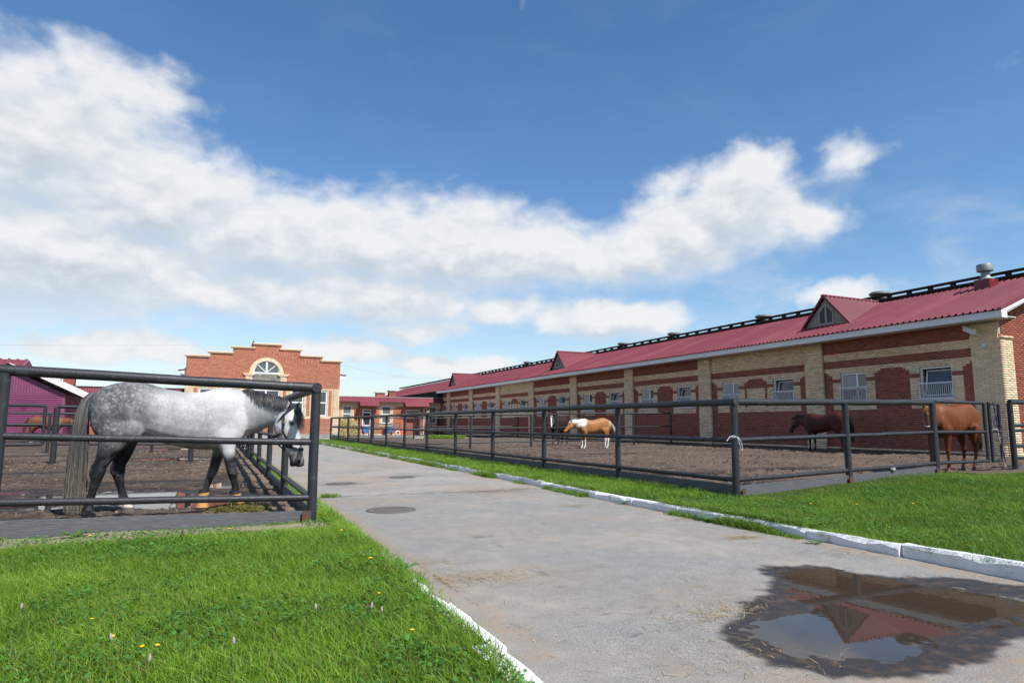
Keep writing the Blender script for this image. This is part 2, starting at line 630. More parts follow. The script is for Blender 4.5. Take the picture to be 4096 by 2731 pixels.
def road_material():
    m, q, b, ch, pos = attr_mat('asphalt')
    wet, dirt, patch = ch[0], ch[1], ch[2]
    agg = q.noise(pos, 120, 4, .75)
    agg2 = q.noise(pos, 38, 5, .75)
    big = q.noise(pos, .8, 5, .6)
    c = q.mix(q.smooth(agg, .34, .66), (.105, .105, .099, 1), (.345, .340, .318, 1))
    c = q.mix(q.smooth(agg2, .58, .8), c, (.40, .39, .365, 1))
    c = q.mix(q.m('MULTIPLY', patch, q.smooth(big, .3, .62)), c, (.285, .272, .25, 1))
    c = q.mix(q.m('MULTIPLY', q.smooth(big, .42, .70), .55), c, (.33, .295, .245, 1))
    blot = q.noise(pos, 5.0, 6, .7)
    hb = q.n('ShaderNodeHueSaturation')
    q.l(q.m('ADD', q.m('MULTIPLY', q.m('SUBTRACT', blot, .5), .75), 1.0), hb.inputs['Value'])
    q.l(c, hb.inputs['Color'])
    c = hb.outputs[0]
    pit = q.smooth(q.noise(pos, 22, 6, .72), .66, .74)
    c = q.mix(q.m('MULTIPLY', pit, .5), c, (.10, .098, .092, 1))
    sand = q.m('MULTIPLY', dirt, q.smooth(q.noise(pos, 7, 6, .7), .3, .7))
    c = q.mix(sand, c, (.30, .215, .145, 1))
    soil = q.smooth(q.noise(pos, 9, 6, .68), .47, .66)
    wetc = q.mix(soil, (.034, .031, .030, 1), (.085, .058, .038, 1))
    c = q.mix(wet, c, wetc)
    q.l(c, b.inputs['Base Color'])
    q.l(q.m('SUBTRACT', .88, q.m('MULTIPLY', wet, .34)), b.inputs['Roughness'])
    b.inputs['Specular IOR Level'].default_value = .3
    bn = q.n('ShaderNodeBump')
    bn.inputs['Strength'].default_value = .55
    bn.inputs['Distance'].default_value = .008
    q.l(q.m('ADD', agg, q.m('MULTIPLY', agg2, .8)), bn.inputs['Height'])
    q.l(bn.outputs[0], b.inputs['Normal'])
    return m


def mud_material(name, dry, mid, dark):
    m, q, b, ch, pos = attr_mat(name)
    h, wet = ch[0], ch[1]
    n1 = q.noise(pos, 14, 7, .7)
    n2 = q.noise(pos, 70, 4, .7)
    f = q.m('ADD', q.m('MULTIPLY', h, 1.0), q.m('MULTIPLY', q.m('SUBTRACT', n1, .5), 1.1))
    c = q.mix(q.smooth(f, .22, .5), (*dark, 1), (*mid, 1))
    c = q.mix(q.smooth(f, .52, .95), c, (*dry, 1))
    c = q.mix(q.m('MULTIPLY', q.smooth(n2, .62, .74), .45), c, (.30, .255, .20, 1))
    c = q.mix(q.m('MULTIPLY', wet, .8), c, (*dark, 1))
    q.l(c, b.inputs['Base Color'])
    q.l(q.m('SUBTRACT', .92, q.m('MULTIPLY', wet, .55)), b.inputs['Roughness'])
    b.inputs['Specular IOR Level'].default_value = .35
    bn = q.n('ShaderNodeBump')
    bn.inputs['Strength'].default_value = .9
    bn.inputs['Distance'].default_value = .02
    q.l(q.m('ADD', n1, q.m('MULTIPLY', n2, .35)), bn.inputs['Height'])
    q.l(bn.outputs[0], b.inputs['Normal'])
    return m


def water_material(name, tint):
    m = bpy.data.materials.new(name)
    m.use_nodes = True
    q = NT(m.node_tree)
    b = m.node_tree.nodes['Principled BSDF']
    geo = q.n('ShaderNodeNewGeometry')
    b.inputs['Base Color'].default_value = (*tint, 1)
    b.inputs['Roughness'].default_value = .015
    b.inputs['IOR'].default_value = 1.33
    b.inputs['Specular IOR Level'].default_value = .36
    bn = q.n('ShaderNodeBump')
    bn.inputs['Strength'].default_value = .02
    bn.inputs['Distance'].default_value = .01
    q.l(q.noise(geo.outputs['Position'], 9, 2, .5), bn.inputs['Height'])
    q.l(bn.outputs[0], b.inputs['Normal'])
    return m


M_ROAD = road_material()
M_MUDL = mud_material('mud_left', (.185, .142, .102), (.085, .060, .042), (.026, .018, .013))
M_MUDR = mud_material('mud_right', (.115, .081, .059), (.047, .032, .023), (.010, .007, .005))
M_WATER = water_material('puddle_water', (.046, .034, .025))
M_SOIL = mat('lawn_soil', (.045, .062, .016), .95, .1, var=.4, vscale=5, col2=(.09, .075, .04), c2scale=3.0, c2lo=.55, c2hi=.7)
M_SANDY = mat('bare_soil', (.27, .225, .165), .95, .1, var=.25, vscale=8, bump=.6, bscale=25)
M_FAR = mat('far_ground', (.09, .12, .04), .95, .1, var=.3, vscale=.2)
M_YARD = mat('yard_concrete', (.27, .26, .235), .9, .2, var=.2, vscale=.8, bump=.3, bscale=20)

mb = MB()
mb.quad((-900, -900, -.14), (900, -900, -.14), (900, 900, -.14), (-900, 900, -.14))
tag(mb.build('ground', M_FAR), kind='structure')
mb = MB()
mb.bb(-30, 23.4, 47.6, 75, -.3, -.035)
tag(mb.build('yard', M_YARD), kind='structure')


def road_z(x, y):
    z = .006 * np.sin(x * 1.3) * 0
    n = fbm(x * 5, y * 5, octv=4, seed=3) - .5
    sdw = poly_sd(WATER_POLY, x, y) + n * .16
    dip = -.012 * (1 - sstep(0.0, .42, sdw)) - .022 * (1 - sstep(-.35, 0.0, sdw))
    fine = (fbm(x * 14, y * 14, octv=3, seed=8) - .5) * .006
    isl = .016 * np.exp(-(((x - 4.55) / .38) ** 2 + ((y - 2.52) / .06) ** 2)) + .02 * np.exp(-(((x - 3.30) / .22) ** 2 + ((y - 3.20) / .10) ** 2))
    tl = -.0166 * ((x - 3.9) * .413 + (y - 3.1) * .911) * (1 - sstep(.0, .9, poly_sd(WET_POLY, x, y)))
    return z + dip + tl + fine + isl * (fbm(x * 22, y * 22, octv=2, seed=4) * 1.1)


def road_col(x, y, z):
    n = fbm(x * 4, y * 4, octv=5, seed=21, gain=.62) - .5
    wet = 1 - sstep(-.025, .045, poly_sd(WET_POLY, x, y) + n * .30)
    dirt = np.zeros_like(x)
    for (cx, cy, rx, ry, a) in [(2.85, 2.55, .5, .4, .8), (2.2, 4.6, .55, .5, .5), (3.2, 3.7, .7, .35, .55), (2.2, 9.9, .9, .5, .7), (4.6, 10.9, .8, .9, 1.0),
                                (2.4, 12.5, 1.2, .8, .6), (2.6, 6.8, 1.2, .6, .25), (3.4, 1.9, .8, .35, .7), (4.3, 7.2, .5, .4, .35), (4.9, 5.6, .5, .3, .3), (3.2, 18, 2, 2, .5)]:
        dirt = np.maximum(dirt, a * np.exp(-(((x - cx) / rx) ** 2 + ((y - cy) / ry) ** 2)))
    dirt = np.maximum(dirt, .8 * np.exp(-((x - 1.55) / .14) ** 2) * (y > 3))
    dirt = np.maximum(dirt, .9 * np.exp(-((x - 5.5) / .12) ** 2))
    dirt = np.maximum(dirt, .75 * sstep(.52, .72, fbm(x * .7, y * .45, octv=4, seed=33)))
    dirt = dirt * (.5 + 1.2 * fbm(x * 1.6, y * 1.6, octv=4, seed=31))
    crack = np.exp(-((y - 10.78 - .06 * np.sin(x * 3) - (fbm(x * 5, y * 0, octv=3, seed=2) - .5) * .25) / .03) ** 2)
    for (ax, ay, bx_, by_, sd_) in ((1.7, 6.2, 4.9, 7.0, 5), (3.6, 7.0, 4.1, 10.7, 6), (2.0, 15.5, 5.4, 16.4, 7), (2.2, 3.2, 2.6, 6.3, 9)):
        t_ = np.clip(((x - ax) * (bx_ - ax) + (y - ay) * (by_ - ay)) / ((bx_ - ax) ** 2 + (by_ - ay) ** 2), 0, 1)
        wob = (fbm(t_ * 14, t_ * 0 + sd_, octv=3, seed=sd_) - .5) * .5
        d_ = np.hypot(x - ax - t_ * (bx_ - ax) + wob * .6, y - ay - t_ * (by_ - ay) + wob)
        crack = np.maximum(crack, .62 * np.exp(-(d_ / (.016 + .0015 * y)) ** 2))
    wet = np.maximum(wet, crack * .9 * (x > 1.7))
    for (cx, cy) in [(2.27, 13.0), (3.9, 14.4), (4.5, 10.6)]:
        wet = np.maximum(wet, .75 * np.exp(-(((x - cx) / .45) ** 2 + ((y - cy) / .25) ** 2)) * fbm(x * 6, y * 6, octv=3, seed=12) * 1.4)
    return np.stack([np.clip(wet, 0, 1), np.clip(dirt, 0, 1), sstep(10.6, 10.9, y)], 2)


grid('road', np.concatenate((np.arange(1.2, 2.4, .08), np.arange(2.4, 5.62, .03), [5.7])),
     np.concatenate((np.arange(-6, 1.9, .3), np.arange(1.9, 4.7, .03), np.arange(4.7, 16, .09), np.arange(16, 48.2, .5))), road_z, M_ROAD, road_col, kind='structure')
mb = MB()
def water_z(x, y):
    return -.0115 - .0166 * ((x - 3.9) * .413 + (y - 3.1) * .911)


mb.quad(*[(x_, y_, water_z(x_, y_)) for (x_, y_) in ((2.55, 2.05), (5.3, 2.05), (5.3, 4.35), (2.55, 4.35))])
tag(mb.build('puddle', M_WATER), kind='structure')


def mud_left_z(x, y):
    pud = np.zeros_like(x)
    for (cx, cy, rx, ry, a) in [(-1.9, 11.9, 2.2, 1.6, 1.0), (-.1, 10.9, 1.6, 1.3, 1.0), (.25, 13.6, .55, 1.0, .9), (-3.6, 13.4, 1.3, .7, .8), (-1.0, 14.6, 1.2, .5, .75), (.35, 10.0, .6, .8, .7),
                                (-3.0, 18.0, 1.6, .6, .7), (-1.0, 24.0, 2.4, 1.2, .8), (-6, 27, 3, 1, .7), (-1.6, 33, 3, 2, .7), (.2, 15.5, .4, 1.4, .5)]:
        pud = np.maximum(pud, a * (1 - sstep(.3, 1.15, np.sqrt(((x - cx) / rx) ** 2 + ((y - cy) / ry) ** 2))))
    n = fbm(x * .9, y * .9, octv=4, seed=41)
    clod = np.abs(fbm(x * 5.2, y * 5.2, octv=5, seed=45, gain=.64) - .5) * 2.2
    edge = sstep(-.1, .35, .7 - np.abs(x - 1.05)) * 0
    z = .035 + .05 * (n - .5) + .055 * (clod - .25) * (1 - .8 * pud) - .062 * pud
    return z + .03 * sstep(.55, .95, x) + edge


def mud_right_z(x, y):
    pud = np.zeros_like(x)
    for (cx, cy, rx, ry, a) in [(14.3, 21.5, 2.6, .9, .9), (9.6, 12.2, 1.6, .6, .7), (11.5, 9.6, 1.8, .45, .8), (8.6, 9.0, .9, .4, .8), (13.5, 12.5, 1.8, .7, .65), (16, 11.6, 1.6, .5, .7), (9, 30, 2, 1, .6)]:
        pud = np.maximum(pud, a * (1 - sstep(.3, 1.15, np.sqrt(((x - cx) / rx) ** 2 + ((y - cy) / ry) ** 2))))
    n = fbm(x * .8, y * .8, octv=4, seed=61)
    clod = np.abs(fbm(x * 4.4, y * 4.4, octv=5, seed=65, gain=.66) - .5) * 2.4
    z = .045 + .05 * (n - .5) + .085 * (clod - .25) * (1 - .7 * pud) - .08 * pud
    return z + .05 * sstep(9, 15, x) * (1 - pud) + .06 * sstep(17.5, 22.5, x)


def mud_col(x, y, z):
    lev = -.004
    h = np.clip((z + .01) / .085, 0, 1)
    wet = 1 - sstep(lev + .002, lev + .022, z)
    return np.stack([h, np.clip(wet + .25 * (fbm(x * .7, y * .7, octv=3, seed=77) > .56), 0, 1), h * 0], 2)


grid('mud_yard_left', np.concatenate((np.arange(-30, -5, .3), np.arange(-5, 1.08, .035))), np.concatenate((np.arange(8.12, 16, .04), np.arange(16, 26, .09), np.arange(26, 52, .3))),
     mud_left_z, M_MUDL, mud_col, kind='structure')
grid('mud_yard_right', np.concatenate((np.arange(7.7, 18, .055), np.arange(18, 23.3, .09))), np.concatenate((np.arange(8.3, 20, .055), np.arange(20, 47.4, .11))),
     mud_right_z, M_MUDR, mud_col, kind='structure')
mb = MB()
mb.quad((-29, 8.14, -.004), (1.02, 8.14, -.004), (1.02, 45, -.004), (-29, 45, -.004))
tag(mb.build('paddock_water_left', M_WATER), kind='structure')
mb = MB()
mb.quad((7.72, 8.4, -.004), (22.5, 8.4, -.004), (22.5, 46, -.004), (7.72, 46, -.004))
tag(mb.build('paddock_water_right', M_WATER), kind='structure')


def clods(name, label, n, x0, x1, y0, y1, zf, cols, smin, smax, pw):
    x = RNG.uniform(x0, x1, n)
    y = y0 + (y1 - y0) * RNG.uniform(0, 1, n) ** pw
    keep = fbm(x * .8, y * .8, octv=3, seed=91) > .42
    x, y = x[keep], y[keep]
    z = zf(x, y)
    keep = z > .004
    x, y, z = x[keep], y[keep], z[keep]
    n = len(x)
    s = RNG.uniform(smin, smax, n) * RNG.uniform(.5, 1, n) * (1 + (y - y0) * .02)
    k = 6
    an = (np.arange(k) * 2 * np.pi / k)[None, :] + RNG.uniform(0, 6, (n, 1))
    r1 = s[:, None] * RNG.uniform(.7, 1.3, (n, k))
    r2 = r1 * RNG.uniform(.45, .8, (n, k))
    h = s * RNG.uniform(.3, .75, n)
    lo = np.stack([x[:, None] + r1 * np.cos(an), y[:, None] + r1 * np.sin(an), np.repeat((z - .012)[:, None], k, 1)], 2)
    hi = np.stack([x[:, None] + r2 * np.cos(an), y[:, None] + r2 * np.sin(an), z[:, None] + h[:, None] * RNG.uniform(.6, 1, (n, k))], 2)
    tp = np.stack([x, y, z + h * 1.15], 1)[:, None, :]
    V = np.concatenate((lo, hi, tp), 1).reshape(-1, 3)
    f = []
    for j in range(k):
        m_ = (j + 1) % k
        f += [[j, m_, k + j], [m_, k + m_, k + j], [k + j, k + m_, 2 * k]]
    F = (np.array(f)[None] + (np.arange(n) * (2 * k + 1))[:, None, None]).reshape(-1)
    c = np.asarray(cols)[RNG.integers(0, len(cols), n)] * RNG.uniform(.6, 1.3, (n, 1))
    o = link(name, np_mesh(name, V, F, 3, np.repeat(c, 2 * k + 1, 0), True), mat('mud_clods', attr=True, rough=.95, spec=.15, var=.3, vscale=60, bump=.6, bscale=90))
    return tag(o, label, 'mud', kind='stuff')


clods('mud_clods', 'trampled lumps of brown mud in the right paddock', 16000, 7.9, 21.8, 8.5, 34, mud_right_z, [(.10, .07, .052), (.045, .03, .022), (.022, .014, .011), (.17, .135, .105)], .006, .032, 1.5)
clods('mud_clods', 'trampled lumps of mud in the paddock of the grey horse', 9000, -6, 1.0, 8.3, 30, mud_left_z, [(.16, .12, .088), (.085, .06, .044), (.05, .034, .025)], .006, .032, 1.3)


def lawn_left_z(x, y):
    return .055 * sstep(-.6, 1.1, x) * (1 - .8 * sstep(6.6, 7.8, y)) + .012 + (fbm(x * 2, y * 2, octv=3, seed=5) - .5) * .04


def lawn_right_z(x, y):
    return .075 - .055 * sstep(5.9, 7.2, x) + .2 * sstep(7.4, 13.4, x) * sstep(2.5, 7.5, y) + (fbm(x * 2, y * 2, octv=3, seed=6) - .5) * .035


grid('lawn_left', np.append(np.arange(-14, 1.2, .12), 1.29), np.arange(-6, 8.16, .12), lawn_left_z, M_SOIL, kind='structure')
grid('lawn_right', np.arange(5.72, 26, .15), np.arange(-6, 8.5, .15), lawn_right_z, M_SOIL, kind='structure')
grid('lawn_strip', np.arange(5.72, 7.72, .14), np.arange(8.45, 47.5, .3), lawn_right_z, M_SOIL, kind='structure')
grid('side_strip', np.arange(1.04, 1.44, .08), np.arange(8.1, 48, .4), lambda x, y: .02 + 0 * x, M_SOIL, kind='structure')
# bare sandy strip worn along the foot of the left fence
grid('bare_strip', np.arange(-6, 1.28, .09), np.arange(7.2, 8.09, .05), lambda x, y: lawn_left_z(x, y) + .012 - .05 * sstep(.3, .5, np.abs(y - 7.72 + .12 * np.sin(x * 2.1)) + (fbm(x * 4, y * 4, octv=3, seed=9) - .5) * .35), M_SANDY, kind='structure')
grid('gate_dirt', np.arange(13.4, 22, .1), np.arange(7.3, 8.45, .06), lambda x, y: lawn_right_z(x, y) + .02 - .09 * (1 - sstep(7.45, 7.9, y + (fbm(x * 2, y * 2, octv=3, seed=19) - .5) * .6)), M_MUDR, mud_col, kind='structure')
mb = MB()
mb.box((19.6, 7.2, .18), (3.6, 1.0, .12), R(4))
tag(mb.build('paved_path', M_CONC), kind='structure')

# ------------------------------------------------------------------ kerbs: every kerbstone a piece of its own
M_KERB = mat('whitewashed_kerb', (.74, .745, .76), .8, .25, var=.16, vscale=9, bump=.9, bscale=26, col2=(.36, .35, .33), c2scale=4.5, c2lo=.56, c2hi=.74, objrand=.10, col3=(.20, .17, .13), c3scale=7, c3lo=.64, c3hi=.74)


def kerb_stone_mesh(L, w, h):
    """one whitewashed stone with a worn, slightly broken top edge"""
    n = 6
    V, F = [], []
    for i in range(n + 1):
        y = -L / 2 + .006 + (L - .012) * i / n
        e = random.uniform(-.006, .006)
        c1, c2 = random.uniform(.012, .03), random.uniform(.014, .032)
        if random.random() < .18:
            c1 += .022
            c2 += .022
        V += [(-w / 2 + e, y, 0), (w / 2, y, 0), (w / 2 + e, y, h - random.uniform(.0, .01)), (-w / 2 + c1, y, h - random.uniform(0, .005)), (-w / 2 + e, y, h - c2)]
    for i in range(n):
        for k in range(5):
            m_ = (k + 1) % 5
            F.append((i * 5 + k, i * 5 + m_, i * 5 + 5 + m_, i * 5 + 5 + k))
    F += [(4, 3, 2, 1, 0), tuple(n * 5 + k for k in range(5))]
    m = MB()
    m._add(V, F)
    return m.mesh('kerb_stone')


def kerb(name, x, y0, y1, h, L, flip, jit, sink=None, wd=.14):
    root = thing(name, None, None)
    tag(root, kind='structure')
    mes = []
    for k in range(6):
        me = kerb_stone_mesh(L, wd, h + .2)
        me.materials.append(M_KERB)
        mes.append(me)
    y = y0
    while y < y1:
        xc = x(y + L / 2) if callable(x) else x
        dz = sink(y + L / 2) if sink else 0
        o = link('kerb_stone', random.choice(mes), None, root, (xc + random.uniform(-jit, jit), y + L / 2, -.2 + dz + random.uniform(-jit * 1.6, jit * .5)))
        o.rotation_euler = (random.uniform(-.014, .014), random.uniform(-.04, .04), (math.pi if flip else 0) + random.uniform(-.014, .014))
        y += L
    return root


kerb('kerb_right', lambda y: 5.672 - .10 * math.exp(-((y - 8) / 3.0) ** 2), -3, 46.5, .115, 1.0, False, .010, None, .09)
kerb('kerb_left', lambda y: 1.345 + .03 * math.tanh((y - 8) / 2) - .10 * math.exp(-((y - 1.9) / 1.0) ** 2), -3.3, 47, .085, .8, True, .007, lambda y: -.045 * (1 / (1 + math.exp(-(y - 4.6) * 2.5))))

# ------------------------------------------------------------------ grass
M_GRASS = mat('grass_blades', attr=True, rough=.5, spec=.35, trans=.35)


def grass(name, x, y, zf, h, w, lean, label, tone, segs=3, dry=.045):
    n = len(x)
    h = h * RNG.uniform(.55, 1.35, n)
    z = zf(x, y) - .005
    a = RNG.uniform(0, 2 * np.pi, n)
    clump = fbm(x * 2.3, y * 2.3, octv=3, seed=101)
    clump2 = fbm(x * .7, y * .7, octv=3, seed=103)
    h = h * (.6 + .8 * clump)
    ln = lean * RNG.uniform(.2, 1.3, n) * h
    wind = .22 * h
    t = np.linspace(0, 1, segs + 1)[None, :]
    px = x[:, None] + np.cos(a)[:, None] * ln[:, None] * t ** 1.8 - wind[:, None] * t ** 2 * .6
    py = y[:, None] + np.sin(a)[:, None] * ln[:, None] * t ** 1.8 + wind[:, None] * t ** 2 * .35
    pz = z[:, None] + h[:, None] * (t - .28 * np.minimum(1.2, ln / np.maximum(h, 1e-6))[:, None] * t ** 2.5)
    P = np.stack([px, py, pz], 2)
    base = np.array([[.070, .165, .014], [.118, .240, .018], [.185, .325, .026], [.270, .400, .050]])
    k = np.clip((clump * .55 + clump2 * .55 - .12 + RNG.normal(0, .16, n)) * 3.2, 0, 2.999)
    i0 = k.astype(int)
    fr = (k - i0)[:, None]
    c = base[i0] * (1 - fr) + base[np.minimum(i0 + 1, 3)] * fr
    c = c * tone
    dr = RNG.uniform(0, 1, n) < dry
    c[dr] = np.array([.27, .22, .09]) * RNG.uniform(.7, 1.2, (dr.sum(), 1))
    Wd = w * RNG.uniform(.6, 1.3, n)
    V, F, C = ribbons(P, Wd, None, c)
    me = np_mesh(name, V, F, 4, C)
    o = link(name, me, M_GRASS)
    return tag(o, label, 'grass', kind='stuff')


def scatter(n, x0, x1, y0, y1):
    return RNG.uniform(x0, x1, n), RNG.uniform(y0, y1, n)


# left lawn
x, y = scatter(230000, -3.6, 1.31, 2.1, 8.02)
x = x - .08 * np.exp(-((y - 1.9) / 1.0) ** 2) * (x > .8)
vis = x > (-.95 - (y - 3.0) * .32 - .9)
bare = sstep(.18, .42, np.abs(y - 7.72 + .12 * np.sin(x * 2.1)) + (fbm(x * 4, y * 4, octv=3, seed=9) - .5) * .35)
keep = vis & (RNG.uniform(0, 1, len(x)) < np.clip(bare + .06, 0, 1) * np.where(y > 7.9, .45, 1))
near_k = 1 - .3 * sstep(1.22, 1.31, x)
keep &= RNG.uniform(0, 1, len(x)) < near_k
x, y = x[keep], y[keep]
hh = np.where(y > 7.3, .042, .066)
grass('lawn_grass', x, y, lawn_left_z, hh, .0046, .8, 'bright green ragged lawn grass in front of the grey horse fence', 1.0)
# right lawn
x, y = scatter(210000, 5.62, 15.5, 2.3, 8.6)
keep = (x < 7.4 + (y - 2.3) * 1.55 + 1.2) & (y < 8.12 + (x - 7.6) * .1) & (RNG.uniform(0, 1, len(x)) < np.where(x < 8.6, 1.0, .8)) & ~((x > 13.5) & (y > 7.75))
keep &= ~((y > 7.7 + (x - 7.6) * .1) & (RNG.uniform(0, 1, len(x)) < .55))
x, y = x[keep], y[keep]
grass('lawn_grass', x, y, lawn_right_z, np.where(y > 7.6, .042, .066), .0052, .75, 'green lawn grass between the white kerb and the pipe gate', .92)
# long strip between kerb and right paddock
for (a, b, n, h, w) in [(8.1, 13, 34000, .085, .008), (13, 22, 26000, .085, .012), (22, 46.8, 26000, .09, .022)]:
    x, y = scatter(n, 5.62, 7.62, a, b)
    d = fbm(x * 1.3, y * 1.3, octv=3, seed=53)
    keep = RNG.uniform(0, 1, n) < np.clip(.35 + d * 1.1, 0, 1) * np.where(x > 7.3, .6, 1)
    x, y = x[keep], y[keep]
    grass('verge_grass', x, y, lawn_right_z, np.full(len(x), h), w, .8, 'narrow grass verge along the kerb of the right paddock', 1.0, segs=2)
# weeds at the foot of both kerbs and along the left paddock
y = 2.6 + 37 * RNG.uniform(0, 1, 30000) ** 1.7
m = fbm(y * 1.1, y * 0 + 3, octv=3, seed=71) > .40
y = y[m]
x = 5.585 - np.abs(RNG.normal(0, .045, len(y))) - .10 * np.exp(-((y - 8) / 3.0) ** 2)
grass('kerb_weeds', x, y, lambda a, b: 0 * a, .12 * np.clip(fbm(y * 2, y * 0, octv=2, seed=73) * 1.6, .3, 1.5), .0085, .6, 'grass tufts growing from the gutter below the white kerb', .95, dry=.08)
y = 2.4 + 40 * RNG.uniform(0, 1, 24000) ** 1.6
m = fbm(y * .9, y * 0 + 9, octv=3, seed=171) > .36
y = y[m]
x = 5.77 - np.abs(RNG.normal(0, .06, len(y))) - .10 * np.exp(-((y - 8) / 3.0) ** 2)
grass('kerb_overhang', x, y, lambda a, b: .105 + 0 * a, np.full(len(y), .085), .0075, 1.25, 'grass flopping from the verge over the whitewashed kerb top', .95, dry=.07)
x, y = scatter(14000, 1.10, 1.46, 8.1, 30)
keep = RNG.uniform(0, 1, len(x)) < .35 + .6 * (x < 1.4)
x, y = x[keep], y[keep]
grass('verge_grass', x, y, lambda a, b: .02 + 0 * a, np.full(len(x), .09), .01, .7, 'thin line of grass between the left paddock and the road', 1.15, segs=2)
x, y = scatter(9000, 1.24, 1.45, 3.9, 9.0)
keep = RNG.uniform(0, 1, len(x)) < sstep(3.9, 5.2, y) * np.where(x > 1.38, .4, 1) * (.35 + fbm(x * 3, y * 3, octv=2, seed=13))
grass('kerb_weeds', x[keep], y[keep], lambda a, b: .03 + 0 * a, np.full(keep.sum(), .075), .006, 1.0, 'grass hanging over the low white kerb of the left lawn', 1.05)
x, y = scatter(900, 1.6, 2.1, 10.66, 10.86)
keep = x + RNG.uniform(0, .3, len(x)) < 1.95
grass('crack_weeds', x[keep], y[keep], lambda a, b: 0 * a, np.full(keep.sum(), .06), .008, .8, 'short grass sprouting from the crack across the road', .95)
x, y = scatter(5000, 14.2, 17.0, 45.8, 47.2)
grass('weed_patch', x, y, lambda a, b: .02 + 0 * a, np.full(len(x), .28), .03, .6, 'patch of tall green weeds by the far paddock gate', 1.25, segs=2)

# clover and other small round leaves among the blades
def clover(name, n, x0, x1, y0, y1, zf, label):
    x, y = scatter(n, x0, x1, y0, y1)
    keep = fbm(x * 1.7, y * 1.7, octv=3, seed=141) > .53
    x, y = x[keep], y[keep]
    n = len(x)
    z = zf(x, y) + RNG.uniform(.02, .06, n)
    r = RNG.uniform(.006, .014, n)
    k = 5
    an = (np.arange(k) * 2 * np.pi / k)[None, :] + RNG.uniform(0, 6, (n, 1))
    tx, ty = RNG.normal(0, .35, n), RNG.normal(0, .35, n)
    dx, dy = r[:, None] * np.cos(an), r[:, None] * np.sin(an)
    V = np.stack([x[:, None] + dx, y[:, None] + dy, z[:, None] + tx[:, None] * dx + ty[:, None] * dy], 2).reshape(-1, 3)
    F = np.arange(n * k)
    c = np.array([.075, .20, .03]) * RNG.uniform(.6, 1.5, (n, 1))
    tag(link(name, np_mesh(name, V, F, k, np.repeat(c, k, 0)), M_GRASS), label, 'clover', kind='stuff')


clover('clover', 26000, -3.2, 1.25, 2.2, 7.9, lawn_left_z, 'small round clover leaves mixed into the near lawn')
clover('clover', 26000, 5.8, 12.5, 2.6, 8.0, lawn_right_z, 'small round clover leaves mixed into the lawn by the gate')

# straw scattered on the asphalt: nobody could count it
n = 900
cl = [(1.85, 4.75, .24, 520), (5.02, 5.3, .10, 330), (2.9, 4.2, .9, 200), (3.3, 6.5, 1.2, 160), (4.75, 8.3, .14, 200), (2.9, 3.3, .2, 260), (2.6, 2.6, .35, 120), (5.3, 4.4, .2, 120), (5.35, 6.6, .15, 200), (1.75, 5.4, .2, 150), (4.2, 11.4, .3, 40), (3.0, 9.3, 1.2, 60), (4.9, 12.8, .3, 50), (2.3, 16, 1.2, 40), (2.7, 3.4, .4, 60)]
xs, ys = [], []
for (cx, cy, s, k) in cl:
    xs.append(RNG.normal(cx, s, k))
    ys.append(RNG.normal(cy, s * .55, k))
x = np.clip(np.concatenate(xs), 1.6, 5.5)
y = np.concatenate(ys)
keep = (poly_sd(WATER_POLY, x, y) > .1) | (RNG.uniform(0, 1, len(x)) < .18)
x, y = x[keep], y[keep]
n = len(x)
a = RNG.uniform(0, np.pi, n)
L = RNG.uniform(.015, .09, n) * np.where(RNG.uniform(0, 1, n) < .06, 2.2, 1)
t = np.linspace(-.5, .5, 3)[None, :]
P = np.stack([x[:, None] + np.cos(a)[:, None] * L[:, None] * t, y[:, None] + np.sin(a)[:, None] * L[:, None] * t,
              .005 + RNG.uniform(0, .012, n)[:, None] * (1 - np.abs(t) * 1.2) + np.maximum(road_z(x, y), np.where(poly_sd(WET_POLY, x, y) < 0, water_z(x, y), -1))[:, None]], 2)
cc = np.array([.40, .29, .15]) * RNG.uniform(.5, 1.25, (n, 1))
V, F, C = ribbons(P, RNG.uniform(.0016, .0034, n), np.tile([0, 0, 1.0], (n, 1)), cc, taper=False)
M_STRAW = mat('straw', attr=True, rough=.8, spec=.2)
tag(link('straw', np_mesh('straw', V, F, 4, C), M_STRAW), 'loose yellow straw scattered over the asphalt road', 'straw', kind='stuff')
# pale wood shavings / chips
n = 700
x = np.clip(RNG.normal(2.9, 1.0, n), 1.6, 5.4)
y = 2.3 + np.abs(RNG.normal(0, 4.0, n))
keep = poly_sd(WATER_POLY, x, y) > .12
x, y = x[keep], y[keep]
n = len(x)
V, F, C = [], [], []
a = RNG.uniform(0, np.pi, n)
L = RNG.uniform(.004, .014, n)
P = np.stack([x[:, None] + np.cos(a)[:, None] * L[:, None] * t, y[:, None] + np.sin(a)[:, None] * L[:, None] * t, .008 + 0 * t + 0 * x[:, None]], 2)
V, F, C = ribbons(P, RNG.uniform(.003, .008, n), np.tile([0, 0, 1.0], (n, 1)), np.array([.5, .42, .3]) * RNG.uniform(.3, 1.2, (n, 1)), taper=False)
tag(link('wood_shavings', np_mesh('wood_shavings', V, F, 4, C), M_STRAW), 'small pale shavings littering the asphalt road', 'shavings', kind='stuff')

# ------------------------------------------------------------------ flowers, countable
M_YELLOW = mat('dandelion_yellow', (.80, .47, .012), .6, .2)
M_STEM = mat('flower_stem', (.10, .2, .03), .6, .2)
M_CLOVER = mat('plantain_head', (.36, .30, .30), .8, .1)


